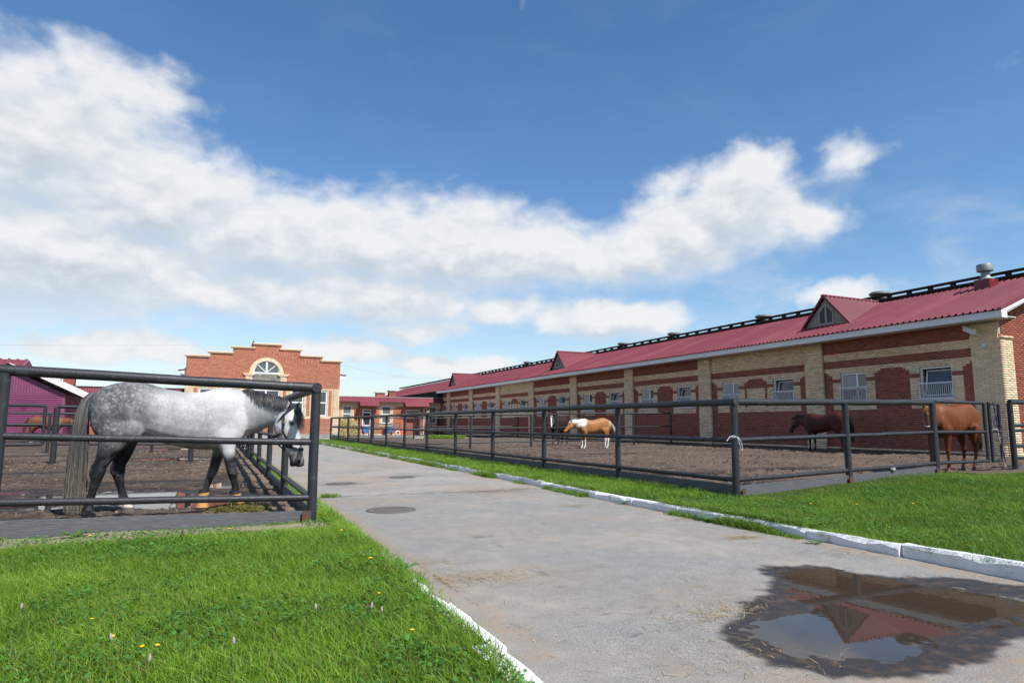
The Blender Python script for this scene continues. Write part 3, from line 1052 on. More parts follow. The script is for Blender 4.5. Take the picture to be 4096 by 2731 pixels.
def flower(kind):
    root = thing('dandelion' if kind == 'd' else 'plantain_flower', 'small yellow dandelion flower standing in the lawn grass' if kind == 'd' else 'pale pink fluffy plantain flower head in the lawn',
                 'flower', group='dandelions in the lawn' if kind == 'd' else 'pale plantain flowers in the lawn')
    h = .115 if kind == 'd' else .15
    m = MB()
    m.tube([(0, 0, 0), (.005, 0, h * .5), (.004, .004, h)], .0022, 5)
    m.build('stem', M_STEM, root)
    m = MB()
    if kind == 'd':
        m.lathe([(.004, 0), (.014, .006), (.019, .013), (.014, .016), (.004, .017)], (.004, .004, h - .002), 12)
        m.build('flower_head', M_YELLOW, root)
    else:
        m.lathe([(.003, 0), (.0065, .008), (.007, .018), (.0045, .028), (.002, .033)], (.004, .004, h - .003), 8)
        m.build('flower_head', M_CLOVER, root)
    return root


spots_d = [(1.15, 6.4), (.97, 4.1), (.93, 3.25), (-.42, 3.98), (-.25, 3.72), (-.2, 3.68), (1.12, 5.0), (-1.0, 7.35), (.2, 7.2), (-.55, 4.3),
           (7.4, 6.5), (7.9, 6.2), (6.3, 4.6), (8.6, 5.9), (10.1, 7.4), (6.4, 11.5), (6.35, 13.0), (6.6, 13.3)]
spots_p = [(.55, 3.62), (.78, 3.5), (.83, 3.42), (.15, 3.25), (-.35, 3.6), (-.9, 4.4), (-.2, 3.2)]
fd, fp = flower('d'), flower('p')
for i, (a, b) in enumerate(spots_d):
    o = fd if i == 0 else copy_tree(fd)
    z = (lawn_left_z if a < 3 else lawn_right_z)(np.array([a]), np.array([b]))[0]
    o.location = (a, b, z)
    s = random.uniform(.5, .8)
    o['label'] = ('yellow dandelion in the lawn before the grey horse fence' if a < 3 else 'yellow dandelion in the lawn between kerb and pipe gate' if b < 8.1 else 'yellow dandelion on the narrow verge beside the paddock fence')
    o.scale = (s, s, s)
    o.rotation_euler = (random.uniform(-.2, .2), random.uniform(-.2, .2), random.uniform(0, 6))
for i, (a, b) in enumerate(spots_p):
    o = fp if i == 0 else copy_tree(fp)
    o.location = (a, b, lawn_left_z(np.array([a]), np.array([b]))[0])
    o.rotation_euler = (random.uniform(-.15, .15), random.uniform(-.15, .15), random.uniform(0, 6))

# broad-leaved weeds
M_LEAF = mat('weed_leaf', (.085, .20, .03), .5, .3, var=.25, vscale=20, trans=.3)


def weed(label, loc, n, s):
    root = thing('broadleaf_weed', label, 'weed', loc, group='broad-leaved weeds by the kerbs')
    for k in range(n):
        a = 2 * math.pi * k / n + random.uniform(-.3, .3)
        L = s * random.uniform(.7, 1.2)
        lift = random.uniform(.25, .9)
        m = MB()
        pr = [(0, .12), (.3, .55), (.6, 1), (.85, .7), (1, .05)]
        vs, fs = [], []
        for t_, w_ in pr:
            r_ = L * t_
            z_ = .004 + L * lift * (t_ - .55 * t_ * t_)
            ww = L * .16 * w_
            vs += [(r_ * math.cos(a) - ww * math.sin(a), r_ * math.sin(a) + ww * math.cos(a), z_ + ww * .3), (r_ * math.cos(a), r_ * math.sin(a), z_),
                   (r_ * math.cos(a) + ww * math.sin(a), r_ * math.sin(a) - ww * math.cos(a), z_ + ww * .3)]
        for i in range(len(pr) - 1):
            fs += [(i * 3, i * 3 + 1, i * 3 + 4, i * 3 + 3), (i * 3 + 1, i * 3 + 2, i * 3 + 5, i * 3 + 4)]
        m._add(vs, fs)
        m.build('leaf', M_LEAF, root, True)
    return root


weed('dandelion rosette rooted at the foot of the white kerb', (5.50, 6.35, .0), 9, .17)
weed('low leafy weed against the kerb beside a straw tuft', (5.52, 8.2, .0), 9, .15)
weed('small round-leaved weed spreading over the asphalt edge by the kerb', (5.42, 4.75, .0), 8, .10)
weed('leafy weed growing where the left lawn meets the road', (1.38, 5.0, .06), 8, .12)
weed('broad dock leaves on the verge near the right corner post', (6.3, 9.3, .07), 9, .16)
weed('leafy rosette on the lawn below the left fence board', (-1.2, 7.85, .02), 10, .14)

# ------------------------------------------------------------------ pipe fences
def lerp(a, b, t):
    return tuple(a[i] + (b[i] - a[i]) * t for i in range(len(a)))


def pipe(root, name, a, b, r, n=14, matl=None):
    a, b = Vector(a), Vector(b)
    m = MB()
    L = (b - a).length
    k = max(2, min(8, int(L / .5) + 1))
    pts = [a.lerp(b, i / k) for i in range(k + 1)]
    if L > 1.2:
        for i in range(1, k):
            pts[i] = pts[i] + Vector((random.uniform(-1, 1), random.uniform(-1, 1), random.uniform(-1.2, .6))) * .0045
    m.tube(pts, r, n)
    return m.build(name, matl or M_PIPE, root, True)


def fence_run(root, posts, rails, rpost=.056, rrail=.038, rtop=.056, plank=None, skip_first=False, seg=14, top=True):
    """posts: (x,y,zbase,ztop); rails: heights of the lower rails at each post as fractions list per post or absolute pairs"""
    for i, p in enumerate(posts):
        if i == 0 and skip_first:
            continue
        pipe(root, 'post', (p[0], p[1], p[2] - .25), (p[0], p[1], p[3] - rtop * .5 if top else p[3]), rpost, seg)
    for i in range(len(posts) - 1):
        a, b = posts[i], posts[i + 1]
        d = Vector((b[0] - a[0], b[1] - a[1], 0)).normalized()
        if top:
            pipe(root, 'top_rail', (a[0], a[1], a[3]), (b[0], b[1], b[3]), rtop, seg)
        for (ra, rb) in ((q[i], q[i + 1]) for q in rails):
            pa = Vector((a[0], a[1], ra)) + d * rpost * .6
            pb = Vector((b[0], b[1], rb)) - d * rpost * .6
            pipe(root, 'rail', pa, pb, rrail, seg)
        if plank:
            za0, za1, zb0, zb1, off, th = plank(i)
            nx, ny = -d.y, d.x
            m = MB()
            e = rpost * .8
            ax, ay = a[0] + d.x * e, a[1] + d.y * e
            bx, by = b[0] - d.x * e, b[1] - d.y * e
            vs = []
            for (px, py, z0, z1) in ((ax, ay, za0, za1), (bx, by, zb0, zb1)):
                for o_ in (off - th / 2, off + th / 2):
                    for z in (z0, z1):
                        vs.append((px + nx * o_, py + ny * o_, z))
            m._add(vs, [(0, 1, 3, 2), (4, 6, 7, 5), (0, 4, 5, 1), (2, 3, 7, 6), (1, 5, 7, 3), (0, 2, 6, 4)])
            m.build('plank', M_PLANK, root)


# left paddock: front run and side run share the corner post
F_L = thing('pipe_fence', 'dark grey three-rail pipe fence with bottom boards round the grey horse', 'fence', (1.09, 8.1, 0))
F_L.location = (0, 0, 0)
xs = [1.09, -1.96, -5.0, -8.05]
posts = [(x, 8.1, 0, 1.58 + (1.05 - x) * .0325) for x in xs]
mid = [.935 + (1.05 - x) * .028 for x in xs]
low = [.291 + (1.05 - x) * .0245 for x in xs]
fence_run(F_L, posts, [mid, low], plank=lambda i: (-.03 + .006 * i, .140 + .05 * i, -.02, .19 + .05 * i, .0, .045))
ys = [8.1 + 3.39 * i for i in range(13)]
ps = [(1.09, y, 0, 1.57) for y in ys]
pipe(F_L, 'top_rail', (1.09, 8.035, 1.58), (1.09, 8.3, 1.58), .058)
fence_run(F_L, ps, [[.92] * 13, [.285] * 13], plank=lambda i: (-.06, .155, -.06, .155, .0, .045), skip_first=True)
m = MB()
m.box((1.03, 8.038, .06), (.10, .012, .18), 0)
m.build('corner_plate', M_RUST, F_L)['label'] = 'rust-red steel plate on the corner board'

F_R = thing('pipe_fence', 'long dark pipe fence of the right paddock beside the road verge', 'fence')
ys = [8.2 + 3.375 * i for i in range(13)]
ps = [(7.68, y, 0, 1.525 + .03 * min(1, i / 3)) for i, y in enumerate(ys)]
fence_run(F_R, ps, [[.91] * 13, [.28] * 13], plank=lambda i: (-.05, .2, -.05, .2, .0, .05), rtop=.058, rpost=.058)
pipe(F_R, 'top_rail', (7.68, 8.13, 1.525), (7.68, 8.4, 1.525), .06)
ps = [(7.68, 8.2, 0, 1.525), (10.65, 8.5, .1, 1.58), (13.62, 8.8, .18, 1.635)]
fence_run(F_R, ps, [[.91, .965, 1.02], [.28, .335, .385]], plank=lambda i: ((-.02, .185, .06, .25, -.0, .05), (.06, .245, .15, .33, 0, .05))[i], rtop=.058, rpost=.06, skip_first=True)
m = MB()
m.box((7.79, 8.15, .09), (.07, .012, .10), R(6))
m.build('corner_plate', M_RUST, F_R)
m = MB()
m.box((10.63, 8.43, .17), (.14, .014, .11), R(6))
m.build('corner_plate', M_RUST, F_R)['label'] = 'rusty plate joining two boards at the middle post'
m = MB()
m.box((13.55, 8.73, .25), (.07, .014, .10), R(6))
m.build('corner_plate', M_RUST, F_R)
# continuation right of the gate
ps = [(16.72, 9.0, .16, 1.7), (20.2, 9.1, .2, 1.74), (23.2, 9.2, .22, 1.76)]
F_G = thing('pipe_fence', 'short dark pipe fence from the gate post towards the brick gable', 'fence')
fence_run(F_G, ps, [[1.17, 1.19, 1.2], [1.05, 1.07, 1.08], [.7, .72, .72], [.43, .45, .45]], rtop=.058, rpost=.062, plank=lambda i: (.05, .25, .05, .25, 0, .05))


def gate_leaf(name, label, a, b, z0, z1, zs, r=.034, extra=None, group=None):
    g = thing(name, label, 'gate', group=group)
    pipe(g, 'stile', (a[0], a[1], z0), (a[0], a[1], z1), r)
    pipe(g, 'stile', (b[0], b[1], z0), (b[0], b[1], z1), r)
    for z in zs:
        pipe(g, 'rail', (a[0], a[1], z), (b[0], b[1], z), r * .97)
    for c in ((a, z0 + .2), (a, z1 - .25)):
        m = MB()
        m.lathe([(.02, 0), (.02, .07)], (c[0][0], c[0][1], c[1]), 8)
        m.build('hinge', M_PIPE, g)
    return g


gate_leaf('pipe_gate', 'grey pipe gate leaf in front of the chestnut horse', (13.78, 8.86), (15.62, 8.93), .38, 1.665, (.385, 1.02, 1.66), .036)
gate_leaf('pipe_gate', 'narrow pipe gate leaf with ropes hung over its rail', (15.74, 8.9), (16.5, 9.12), .36, 1.665, (.385, 1.03, 1.65), .036)

# ropes and tack hanging on the gate
M_ROPEW = mat('pale_rope', (.45, .42, .38), .9, .1, var=.3, vscale=60, bump=1.0, bscale=120)
M_ROPER = mat('wine_webbing', (.09, .012, .045), .8, .2, var=.3, vscale=40)
M_ROPEB = mat('blue_webbing', (.03, .06, .16), .8, .2)
t = thing('lead_rope', 'frayed pale braided rope hanging from the gate rail', 'rope')
m = MB()
for ph in (0, 2.1, 4.2):
    pts = []
    for k in range(40):
        s = k / 39
        x = 16.02 + .16 * s ** 1.2
        y = 8.90 + .02 * math.sin(s * 9)
        z = 1.08 - .84 * s if s > .06 else 1.08
        pts.append((x + .011 * math.cos(ph + s * 60), y + .011 * math.sin(ph + s * 60), z))
    m.tube(pts, .011, 6)
m.build('strand', M_ROPEW, t, True)
m = MB()
m.tube([(16.02 + .055 * math.cos(a_), 8.97 + .06 * math.sin(a_), 1.05 + .03 * math.sin(a_ * 2)) for a_ in [k * .5 for k in range(14)]], .016, 7)
m.build('knot', M_ROPEW, t, True)
t = thing('halter_strap', 'dark red strap with metal clip looped over the gate', 'strap')
m = MB()
m.tube([(15.80, 8.83, 1.66), (15.83, 8.82, 1.4), (15.88, 8.82, 1.2), (15.95, 8.84, 1.06), (15.99, 8.86, 1.0), (16.01, 8.84, .7), (16.06, 8.84, .42), (16.07, 8.84, .34)], .013, 6)
m.build('webbing', M_ROPER, t, True)
m = MB()
m.tube([(15.88 + .045 * math.cos(a_), 8.80, .93 + .05 * math.sin(a_)) for a_ in [k * .45 for k in range(15)]], .005, 6)
m.build('ring', M_ZINC, t, True)
t = thing('blue_halter', 'blue webbing halter hung over the gate beside the ropes', 'halter')
m = MB()
m.tube([(15.75, 8.82, 1.68), (15.80, 8.80, 1.52), (15.76, 8.80, 1.3), (15.72, 8.81, 1.2), (15.80, 8.80, 1.14), (15.84, 8.80, 1.3), (15.80, 8.82, 1.5)], .012, 6)
m.build('webbing', M_ROPEB, t, True)

# white cable tie on the right corner post
M_TIE = mat('white_twine', (.75, .77, .78), .6, .3)
t = thing('white_tie', 'white twine knotted round the right paddock corner post', 'twine')
m = MB()
m.tube([(7.68 + .064 * math.cos(a_), 8.2 + .064 * math.sin(a_), .955) for a_ in [k * math.pi / 8 for k in range(17)]], .005, 6)
m.tube([(7.68, 8.135, .955), (7.60, 8.12, .985), (7.50, 8.11, .97), (7.43, 8.11, .90)], .004, 6)
m.tube([(7.68, 8.135, .955), (7.70, 8.12, .86), (7.73, 8.12, .77), (7.755, 8.12, .75), (7.765, 8.12, .80), (7.73, 8.12, .90), (7.69, 8.13, .95)], .004, 6)
m.build('twine', M_TIE, t, True)
t = thing('white_tie', 'white rag tied to a mid rail of the far paddock fence', 'twine')
m = MB()
m.tube([(7.68 + .045 * math.cos(a_), 28.45 + .02 * k_, .91 + .045 * math.sin(a_)) for k_, a_ in enumerate([k * math.pi / 5 for k in range(12)])], .014, 6)
m.tube([(7.62, 28.5, .9), (7.6, 28.5, .8), (7.63, 28.48, .74)], .012, 5)
m.build('twine', M_TIE, t, True)

# cross fence in the middle of the right paddock, with a gate
X1 = thing('pipe_fence', 'pipe cross fence behind the palomino horse from road side to gate', 'fence')
fence_run(X1, [(7.72, 27.9, 0, 1.5), (10.55, 27.8, .02, 1.56), (13.51, 27.6, .05, 1.63)], [[.93, .97, 1.01], [.3, .33, .37]], rtop=.042, rpost=.055, rrail=.03, skip_first=True, seg=10)
m = MB()
m.lathe([(.16, -.1), (.16, .07), (.1, .1)], (13.51, 27.6, 0), 10)
m.build('footing', M_CONC, X1)
gate_leaf('pipe_gate', 'pipe gate leaf standing before the dark horse with a white blaze', (13.66, 27.62), (14.85, 27.7), .37, 1.66, (.38, 1.0, 1.65), .034)
gate_leaf('pipe_gate', 'pipe gate leaf whose stile hides the palomino horse muzzle', (14.97, 27.75), (16.62, 28.2), .37, 1.69, (.38, 1.02, 1.68), .034)
X2 = thing('pipe_fence', 'pipe cross fence ending in a dark post at the stable wall', 'fence')
fence_run(X2, [(16.8, 28.3, .08, 1.71), (19.82, 28.4, .1, 1.74), (22.28, 28.5, .14, 1.77)], [[1.03, 1.06, 1.08], [.37, .38, .4]], rtop=.045, rpost=.058, rrail=.03, seg=10)
# far end of the right paddock
X3 = thing('pipe_fence', 'far pipe fence with a grey board in front of the low wing', 'fence')
fence_run(X3, [(7.72, 48.6, 0, 1.56), (10.45, 47.3, 0, 1.61), (13.46, 47.3, 0, 1.6)], [[.96, .97, .98], [.31, .32, .33]], rtop=.04, rpost=.07, rrail=.032, seg=8, skip_first=True, plank=lambda i: (-.02, .22, -.02, .22, 0, .05))
gate_leaf('pipe_gate', 'far pipe gate leaf before the stable doorway', (13.6, 47.35), (14.56, 47.5), .3, 1.62, (.32, .97, 1.61), .036)
gate_leaf('pipe_gate', 'far pipe gate leaf beside the tall weeds', (14.88, 47.5), (16.3, 47.35), .3, 1.62, (.32, .97, 1.61), .036)
X4 = thing('pipe_fence', 'far pipe fence running from the weed patch to the stable wall', 'fence')
fence_run(X4, [(16.45, 47.3, 0, 1.64), (19.41, 47.3, 0, 1.66), (21.98, 47.3, .02, 1.7)], [[1.0, 1.0, 1.03], [.34, .34, .36]], rtop=.04, rpost=.07, rrail=.032, seg=8)
# inner fences of the left paddock
L1 = thing('pipe_fence', 'inner pipe fence behind the grey horse with a thick gate post', 'fence')
fence_run(L1, [(-4.0, 21.7, 0, 1.6), (-.6, 21.7, 0, 1.58), (1.02, 21.7, 0, 1.56)], [[1.1, 1.08, 1.07], [.57, .55, .55]], rtop=.05, rpost=.075, rrail=.034, seg=10)
gate_leaf('pipe_gate', 'wide pipe gate across the brown horse by the purple shed', (-4.25, 21.6), (-7.2, 21.5), .55, 1.62, (.57, 1.1, 1.62), .045)
L2 = thing('pipe_fence', 'farther pipe fence running across to the purple shed', 'fence')
fence_run(L2, [(1.02, 29.5, 0, 1.5), (-2.2, 29.4, 0, 1.5), (-5.6, 29.3, 0, 1.5), (-9.0, 29.2, 0, 1.5), (-12.4, 29.1, 0, 1.5)], [[.5] * 5], rtop=.045, rpost=.055, rrail=.034, seg=8, skip_first=True)

# manhole covers set in the road
M_IRON = mat('manhole_iron', (.12, .11, .10), .62, .5, var=.35, vscale=14, bump=.8, bscale=35)
for (x, y, lab) in [(2.23, 8.85, 'round iron manhole cover with a wet rim on the road'), (2.30, 13.05, 'dark manhole cover surrounded by brown stain on the road'), (3.78, 14.1, 'manhole cover half hidden by dark damp asphalt')]:
    t = thing('manhole_cover', lab, 'manhole', (x, y, .002))
    if y > 10:
        t.scale = (.85, .85, 1)
    m = MB()
    m.lathe([(.335, -.01), (.335, .008), (.30, .010), (.30, .002)], n=32, caps=False)
    m.build('ring', M_IRON, t)
    m = MB()
    m.lathe([(.297, -.01), (.297, .007), (.01, .009)], n=32)
    for k in range(-3, 4):
        w = math.sqrt(max(.01, .26 ** 2 - (k * .07) ** 2))
        m.box((0, k * .07, .011), (w * 1.8, .018, .006))
    m.build('lid', M_IRON, t)

# loose stone lying on the board
m = MB()
m.ellipsoid((0, 0, 0), (.07, .05, .04), 8, 5)
me = m.mesh('stone')
for v in me.vertices:
    v.co *= 1 + random.uniform(-.22, .22)
tag(link('stone', me, M_CONC, None, (12.0, 8.60, .315)), 'pale grey stone lying on top of the fence board', 'stone')

# ------------------------------------------------------------------ brickwork
RED = np.array([.30, .092, .064])
YEL = np.array([.78, .58, .39])


def brick_mesh(name, boxes, cols, jitter=True):
    """boxes (n,6): x0,x1,y0,y1,z0,z1 -> one joined mesh"""
    B = np.asarray(boxes, float)
    n = len(B)
    idx = np.array([[0, 2, 4], [1, 2, 4], [0, 3, 4], [1, 3, 4], [0, 2, 5], [1, 2, 5], [0, 3, 5], [1, 3, 5]])
    V = B[:, idx].reshape(-1, 3)
    f = np.array([[0, 2, 3, 1], [4, 5, 7, 6], [0, 1, 5, 4], [2, 6, 7, 3], [0, 4, 6, 2], [1, 3, 7, 5]])
    F = (f[None] + (np.arange(n) * 8)[:, None, None]).reshape(-1)
    C = np.repeat(np.asarray(cols), 8, 0)
    return np_mesh(name, V, F, 4, C)


def brick_tint(base, n):
    t = np.asarray(base)[None, :] * (1 + RNG.normal(0, .10, (n, 1))) * (1 + RNG.normal(0, .03, (n, 3)))
    return np.clip(t, .01, .9)


def lay(rows, nunit, cmap, unit, zc, course):
    """yield (u0,u1,z0,z1,code) runs of bricks: code from cmap(u_centre_unit, z) ; two units = one brick"""
    out = []
    for r in range(rows):
        z = zc + (r + .5) * course
        codes = [cmap(u, z) for u in range(nunit)]
        u = 0
        while u < nunit:
            c = codes[u]
            e = u
            while e < nunit and codes[e] == c:
                e += 1
            if c:
                k = u
                first = (r % 2 == 1)
                while k < e:
                    w = 1 if (first and (k == u)) else 2
                    w = min(w, e - k)
                    first = False
                    out.append((k * unit + .005, (k + w) * unit - .005, z - course / 2 + .005, z + course / 2 - .005, c))
                    k += w
            u = e
    return out


# ------------------------------------------------------------------ long stable on the right
XW, Y0, BAY, NB = 23.5, 12.72, 6.935, 8
UN = BAY / 54
COURSE, ZB = .075, .13
ST = thing('stable_building', 'long red and yellow brick stable with red sheet roof and dormers', 'building', (XW, Y0, 0))
ST.location = (0, 0, 0)


def bay_code(variant):
    def f(u, z):
        if u < 7:
            return 'p'
        s = u + .5
        t = min(abs(s - 17.5), abs(s - 43.5))
        if z < .285:
            return 'y'
        if t < 4.5 and 2.08 < z < 3.31:
            return None
        if z > 4.12:
            return 'y' if variant else 'r'
        if z > 3.83:
            return 'y'
        if z > 3.50:
            return 'r'
        if z > 3.355:
            return 'y'
        if z > 3.28:
            return 'y' if t < 9.5 else 'r'
        if z > 3.20:
            return 'y' if t < 8.5 else 'r'
        if z > 3.04:
            return 'y' if t < 7.5 else 'r'
        if z > 2.88:
            return 'r'
        if z > 1.78:
            if t < 7.5:
                return 'y'
            if variant and (abs(s - 30.5) < 4.6 or (z < 2.03 and 17 < s < 44)):
                return 'y'
            return 'r'
        return 'r'
    return f


rows = int((4.63 - ZB) / COURSE)
B, C, K = [], [], []
for b in range(NB + 1):
    ys = Y0 + b * BAY
    variant = (b in (1, 5))
    nun = 54 if b < NB else 20
    for (u0, u1, z0, z1, c) in lay(rows, nun, bay_code(variant), UN, ZB, COURSE):
        j = random.uniform(-.003, .003)
        if c == 'p':
            proj = .13 if z1 < 4.62 else .10
            if b == 0 and 3.97 < z0 < 4.13:
                proj += .035
            if z0 < .45:
                proj += .05
            B.append((XW - proj + j, XW + .03, ys + u0, ys + u1, z0, z1))
        else:
            proj = .0
            if 3.83 < z0 < 4.12:
                proj = .012 * (1 + int((z0 - 3.83) / .075))
            if z0 < .285:
                proj = .04
            B.append((XW - proj + j, XW + .03, ys + u0, ys + u1, z0, z1))
        K.append('r' if c == 'r' else 'y')
B = np.array(B)
K = np.array(K)
# gable end facing the camera side (plane y = Y0)
GB, GK = [], []
GX1 = 32.5
gun = .13
def gable_code(u, z):
    x = u * gun
    if z > 4.87 + x * .374 and x < 4.5 or z > 4.87 + (9 - x) * .374 and x >= 4.5:
        return None
    if u < 4 and z < 4.13:
        return 'p'
    if z < .285:
        return 'y'
    return 'r'
for (u0, u1, z0, z1, c) in lay(86, int((GX1 - XW) / gun), gable_code, gun, ZB, COURSE):
    j = random.uniform(-.003, .003)
    pr = .06 if c == 'p' else 0
    if c == 'p' and z0 > 3.97:
        pr = .10
    x0 = XW - .13 + u0 if u0 < .1 else XW + u0
    if u0 < .1 and z0 > 4.13:
        x0 = XW + .0
    GB.append((x0, XW + u1, Y0 - pr + j - (.02 if c != 'p' else .0), Y0 + .02, z0, z1))
    GK.append('r' if c == 'r' else 'y')
GB = np.array(GB)
GK = np.array(GK)
# the 300 bricks that show largest are pieces of their own
dist = np.hypot(B[:, 0], B[:, 2]) + np.where(B[:, 4] < 1.75, 30, 0)
near = np.argsort(dist)[:300]
full = {}
for i in near:
    x0, x1, y0, y1, z0, z1 = B[i]
    d = (round(x1 - x0, 2), round(y1 - y0, 3), K[i])
    if d not in full:
        m = MB()
        m.bb(0, x1 - x0, 0, y1 - y0, 0, z1 - z0)
        me = m.mesh('brick')
        me.materials.append(M_BRICKR if K[i] == 'r' else M_BRICKY)
        full[d] = me
    link('brick', full[d], None, ST, (x0, y0, z0))
rest = np.ones(len(B), bool)
rest[near] = False
for code, base, nm in (('r', RED, 'red_bricks'), ('y', YEL, 'yellow_bricks')):
    s1 = B[rest & (K == code)]
    s2 = GB[GK == code]
    s = np.concatenate((s1, s2))
    o = link(nm, brick_mesh(nm, s, brick_tint(base, len(s))), M_BRICK, ST)
    tag(o, kind='stuff')
# core wall (mortar) with openings: built as strips between the windows
YE = Y0 + NB * BAY + 20 * UN
WINS = []
for b in range(NB):
    for uc in (17.5, 43.5):
        WINS.append(Y0 + b * BAY + uc * UN)
WINS.append(Y0 + NB * BAY + 17.5 * UN)
HW = 4.5 * UN
WZ0, WZ1 = ZB + 26 * COURSE, ZB + 42 * COURSE + .03
m = MB()
xa, xb = XW + .012, XW + .30
m.bb(xa, xb, Y0 - .005, YE, -.2, WZ0)
m.bb(xa, xb, Y0 - .005, YE, WZ1, 4.75)
prev = Y0 - .005
for w in WINS:
    if w - HW > prev:
        m.bb(xa, xb, prev, w - HW, WZ0, WZ1)
    prev = w + HW
if prev < YE:
    m.bb(xa, xb, prev, YE, WZ0, WZ1)
for b in range(NB + 1):
    m.bb(XW - .115, xa - .001, Y0 + b * BAY + .008, Y0 + b * BAY + 7 * UN - .008, -.2, 4.68)
m.prism([(XW - .1, -.2), (GX1, -.2), (GX1, 4.95), (XW + 4.5, 6.62), (XW - .1, 4.95)], 1, Y0 + .0, Y0 + .28)
m.build('wall', M_MORTAR, ST)
m = MB()
m.bb(GX1 - .3, GX1, Y0 + .3, YE, -.2, 4.9)
m.bb(XW + .32, GX1 - .32, YE - .3, YE, -.2, 4.9)
m.build('rear_wall', M_BRICKR, ST)
m = MB()
m.prism([(XW - .9, -.2), (XW - .06, -.2), (XW - .06, .2), (XW - .9, .10)], 1, Y0 - .9, YE)
m.bb(XW - .9, GX1, Y0 - .95, Y0 - .06, -.2, .16)
m.build('apron', mat('gravel_apron', (.10, .09, .082), .95, .1, var=.5, vscale=18, bump=1.0, bscale=25), ST)
m = MB()
m.bb(XW + .31, XW + 1.2, Y0 + .3, YE, WZ0 - .3, WZ0 - .28)
m.bb(XW + 1.2, XW + 1.22, Y0 + .3, YE, WZ0 - .3, WZ1 + .3)
m.build('interior', M_DARK, ST)

# windows
M_BARS = mat('white_bars', (.56, .575, .60), .4, .5, var=.06, vscale=8)


def stable_window(y, tilted, near, idx):
    lab = None
    W = thing('window', None, None)
    W.parent = ST
    h = HW + .02
    z0, z1 = WZ0 + .03, WZ1 - .03
    x = XW + .07
    f = MB()
    t_ = .07
    f.bb(x, x + .06, y - h, y - h + t_, z0, z1)
    f.bb(x, x + .06, y + h - t_, y + h, z0, z1)
    f.bb(x, x + .06, y - h + t_, y + h - t_, z1 - t_, z1)
    f.bb(x, x + .06, y - h + t_, y + h - t_, z0, z0 + t_)
    if not tilted:
        f.bb(x, x + .06, y - .18, y - .11, z0 + t_, z1 - t_)
        f.bb(x, x + .06, y - h + t_, y + h - t_, z0 + .50, z0 + .57)
    f.build('frame', M_WHITEPAINT, W)
    s = MB()
    s.bb(XW - .05, XW + .06, y - h - .04, y + h + .04, z0 - .045, z0 - .02)
    s.build('sill', M_WHITEPAINT, W)
    if tilted:
        # sash tilted inwards at the top
        a = R(11)
        cy, cz = y, (z0 + z1) / 2 + .02
        H = (z1 - z0 - .2)
        wd = 2 * (h - .1)
        sash = MB()
        for (dy, dz, sy, sz) in ((-wd / 2 + .03, 0, .055, H), (wd / 2 - .03, 0, .055, H), (0, H / 2 - .03, wd - .12, .055), (0, -H / 2 + .03, wd - .12, .055)):
            sash.box((x + .15 + math.sin(a) * dz, cy + dy, cz + math.cos(a) * dz - .02), (.045, sy, sz), ry=a)
        sash.build('sash', M_WHITEPAINT, W)
        p = MB()
        p.box((x + .15, cy, cz - .02), (.012, wd - .12, H - .1), ry=a)
        p.build('pane', M_GLASS, W)
    else:
        p = MB()
        p.bb(x + .02, x + .03, y - h + t_, y - .18, z0 + .57, z1 - t_)
        p.build('pane', M_GLASS, W)
        p = MB()
        p.bb(x + .02, x + .03, y - h + t_, y + h - t_, z0 + t_, z0 + .50)
        p.build('pane', M_GLASS, W)
        lv = thing('louvre', None, None)
        lv.parent = W
        k = 11
        if near:
            for i in range(k):
                q = MB()
                zz = z0 + .60 + i * (z1 - t_ - z0 - .62) / k
                q.box((x + .03, y + (h - t_ - .11) / 2, zz + .02), (.012, h - t_ + .09, .042), ry=R(-38))
                q.build('slat', M_BARS, lv)
        else:
            q = MB()
            for i in range(k):
                zz = z0 + .60 + i * (z1 - t_ - z0 - .62) / k
                q.box((x + .03, y + (h - t_ - .11) / 2, zz + .02), (.012, h - t_ + .09, .042), ry=R(-38))
            tag(q.build('slats', M_BARS, lv), kind='stuff')
        q = MB()
        q.bb(x + .05, x + .055, y - .11, y + h - t_, z0 + .57, z1 - t_)
        q.build('backing', M_DARK, lv)
    g = thing('grille', None, None)
    g.parent = W
    gx = XW - .03
    gz0, gz1 = z0 - .01, z0 + .60
    q = MB()
    q.bb(gx, gx + .03, y - h - .02, y + h + .02, gz1 - .05, gz1)
    q.bb(gx, gx + .03, y - h - .02, y + h + .02, gz0, gz0 + .05)
    q.bb(gx, gx + .03, y - h - .02, y - h + .03, gz0 + .05, gz1 - .05)
    q.bb(gx, gx + .03, y + h - .03, y + h + .02, gz0 + .05, gz1 - .05)
    q.build('grille_frame', M_BARS, g)
    nb = 15
    if near:
        me = None
        for i in range(nb):
            if me is None:
                q = MB()
                q.bb(-.009, .009, -.009, .009, gz0 + .05, gz1 - .05)
                me = q.mesh('bar')
                me.materials.append(M_BARS)
            link('bar', me, None, g, (gx + .015, y - h + .05 + (2 * h - .1) * (i + .5) / nb, 0))
    else:
        q = MB()
        for i in range(nb):
            yy = y - h + .05 + (2 * h - .1) * (i + .5) / nb
            q.bb(gx + .006, gx + .024, yy - .009, yy + .009, gz0 + .05, gz1 - .05)
        tag(q.build('bars', M_BARS, g), kind='stuff')


for i, y in enumerate(WINS):
    stable_window(y, i % 2 == 0, i < 8, i)

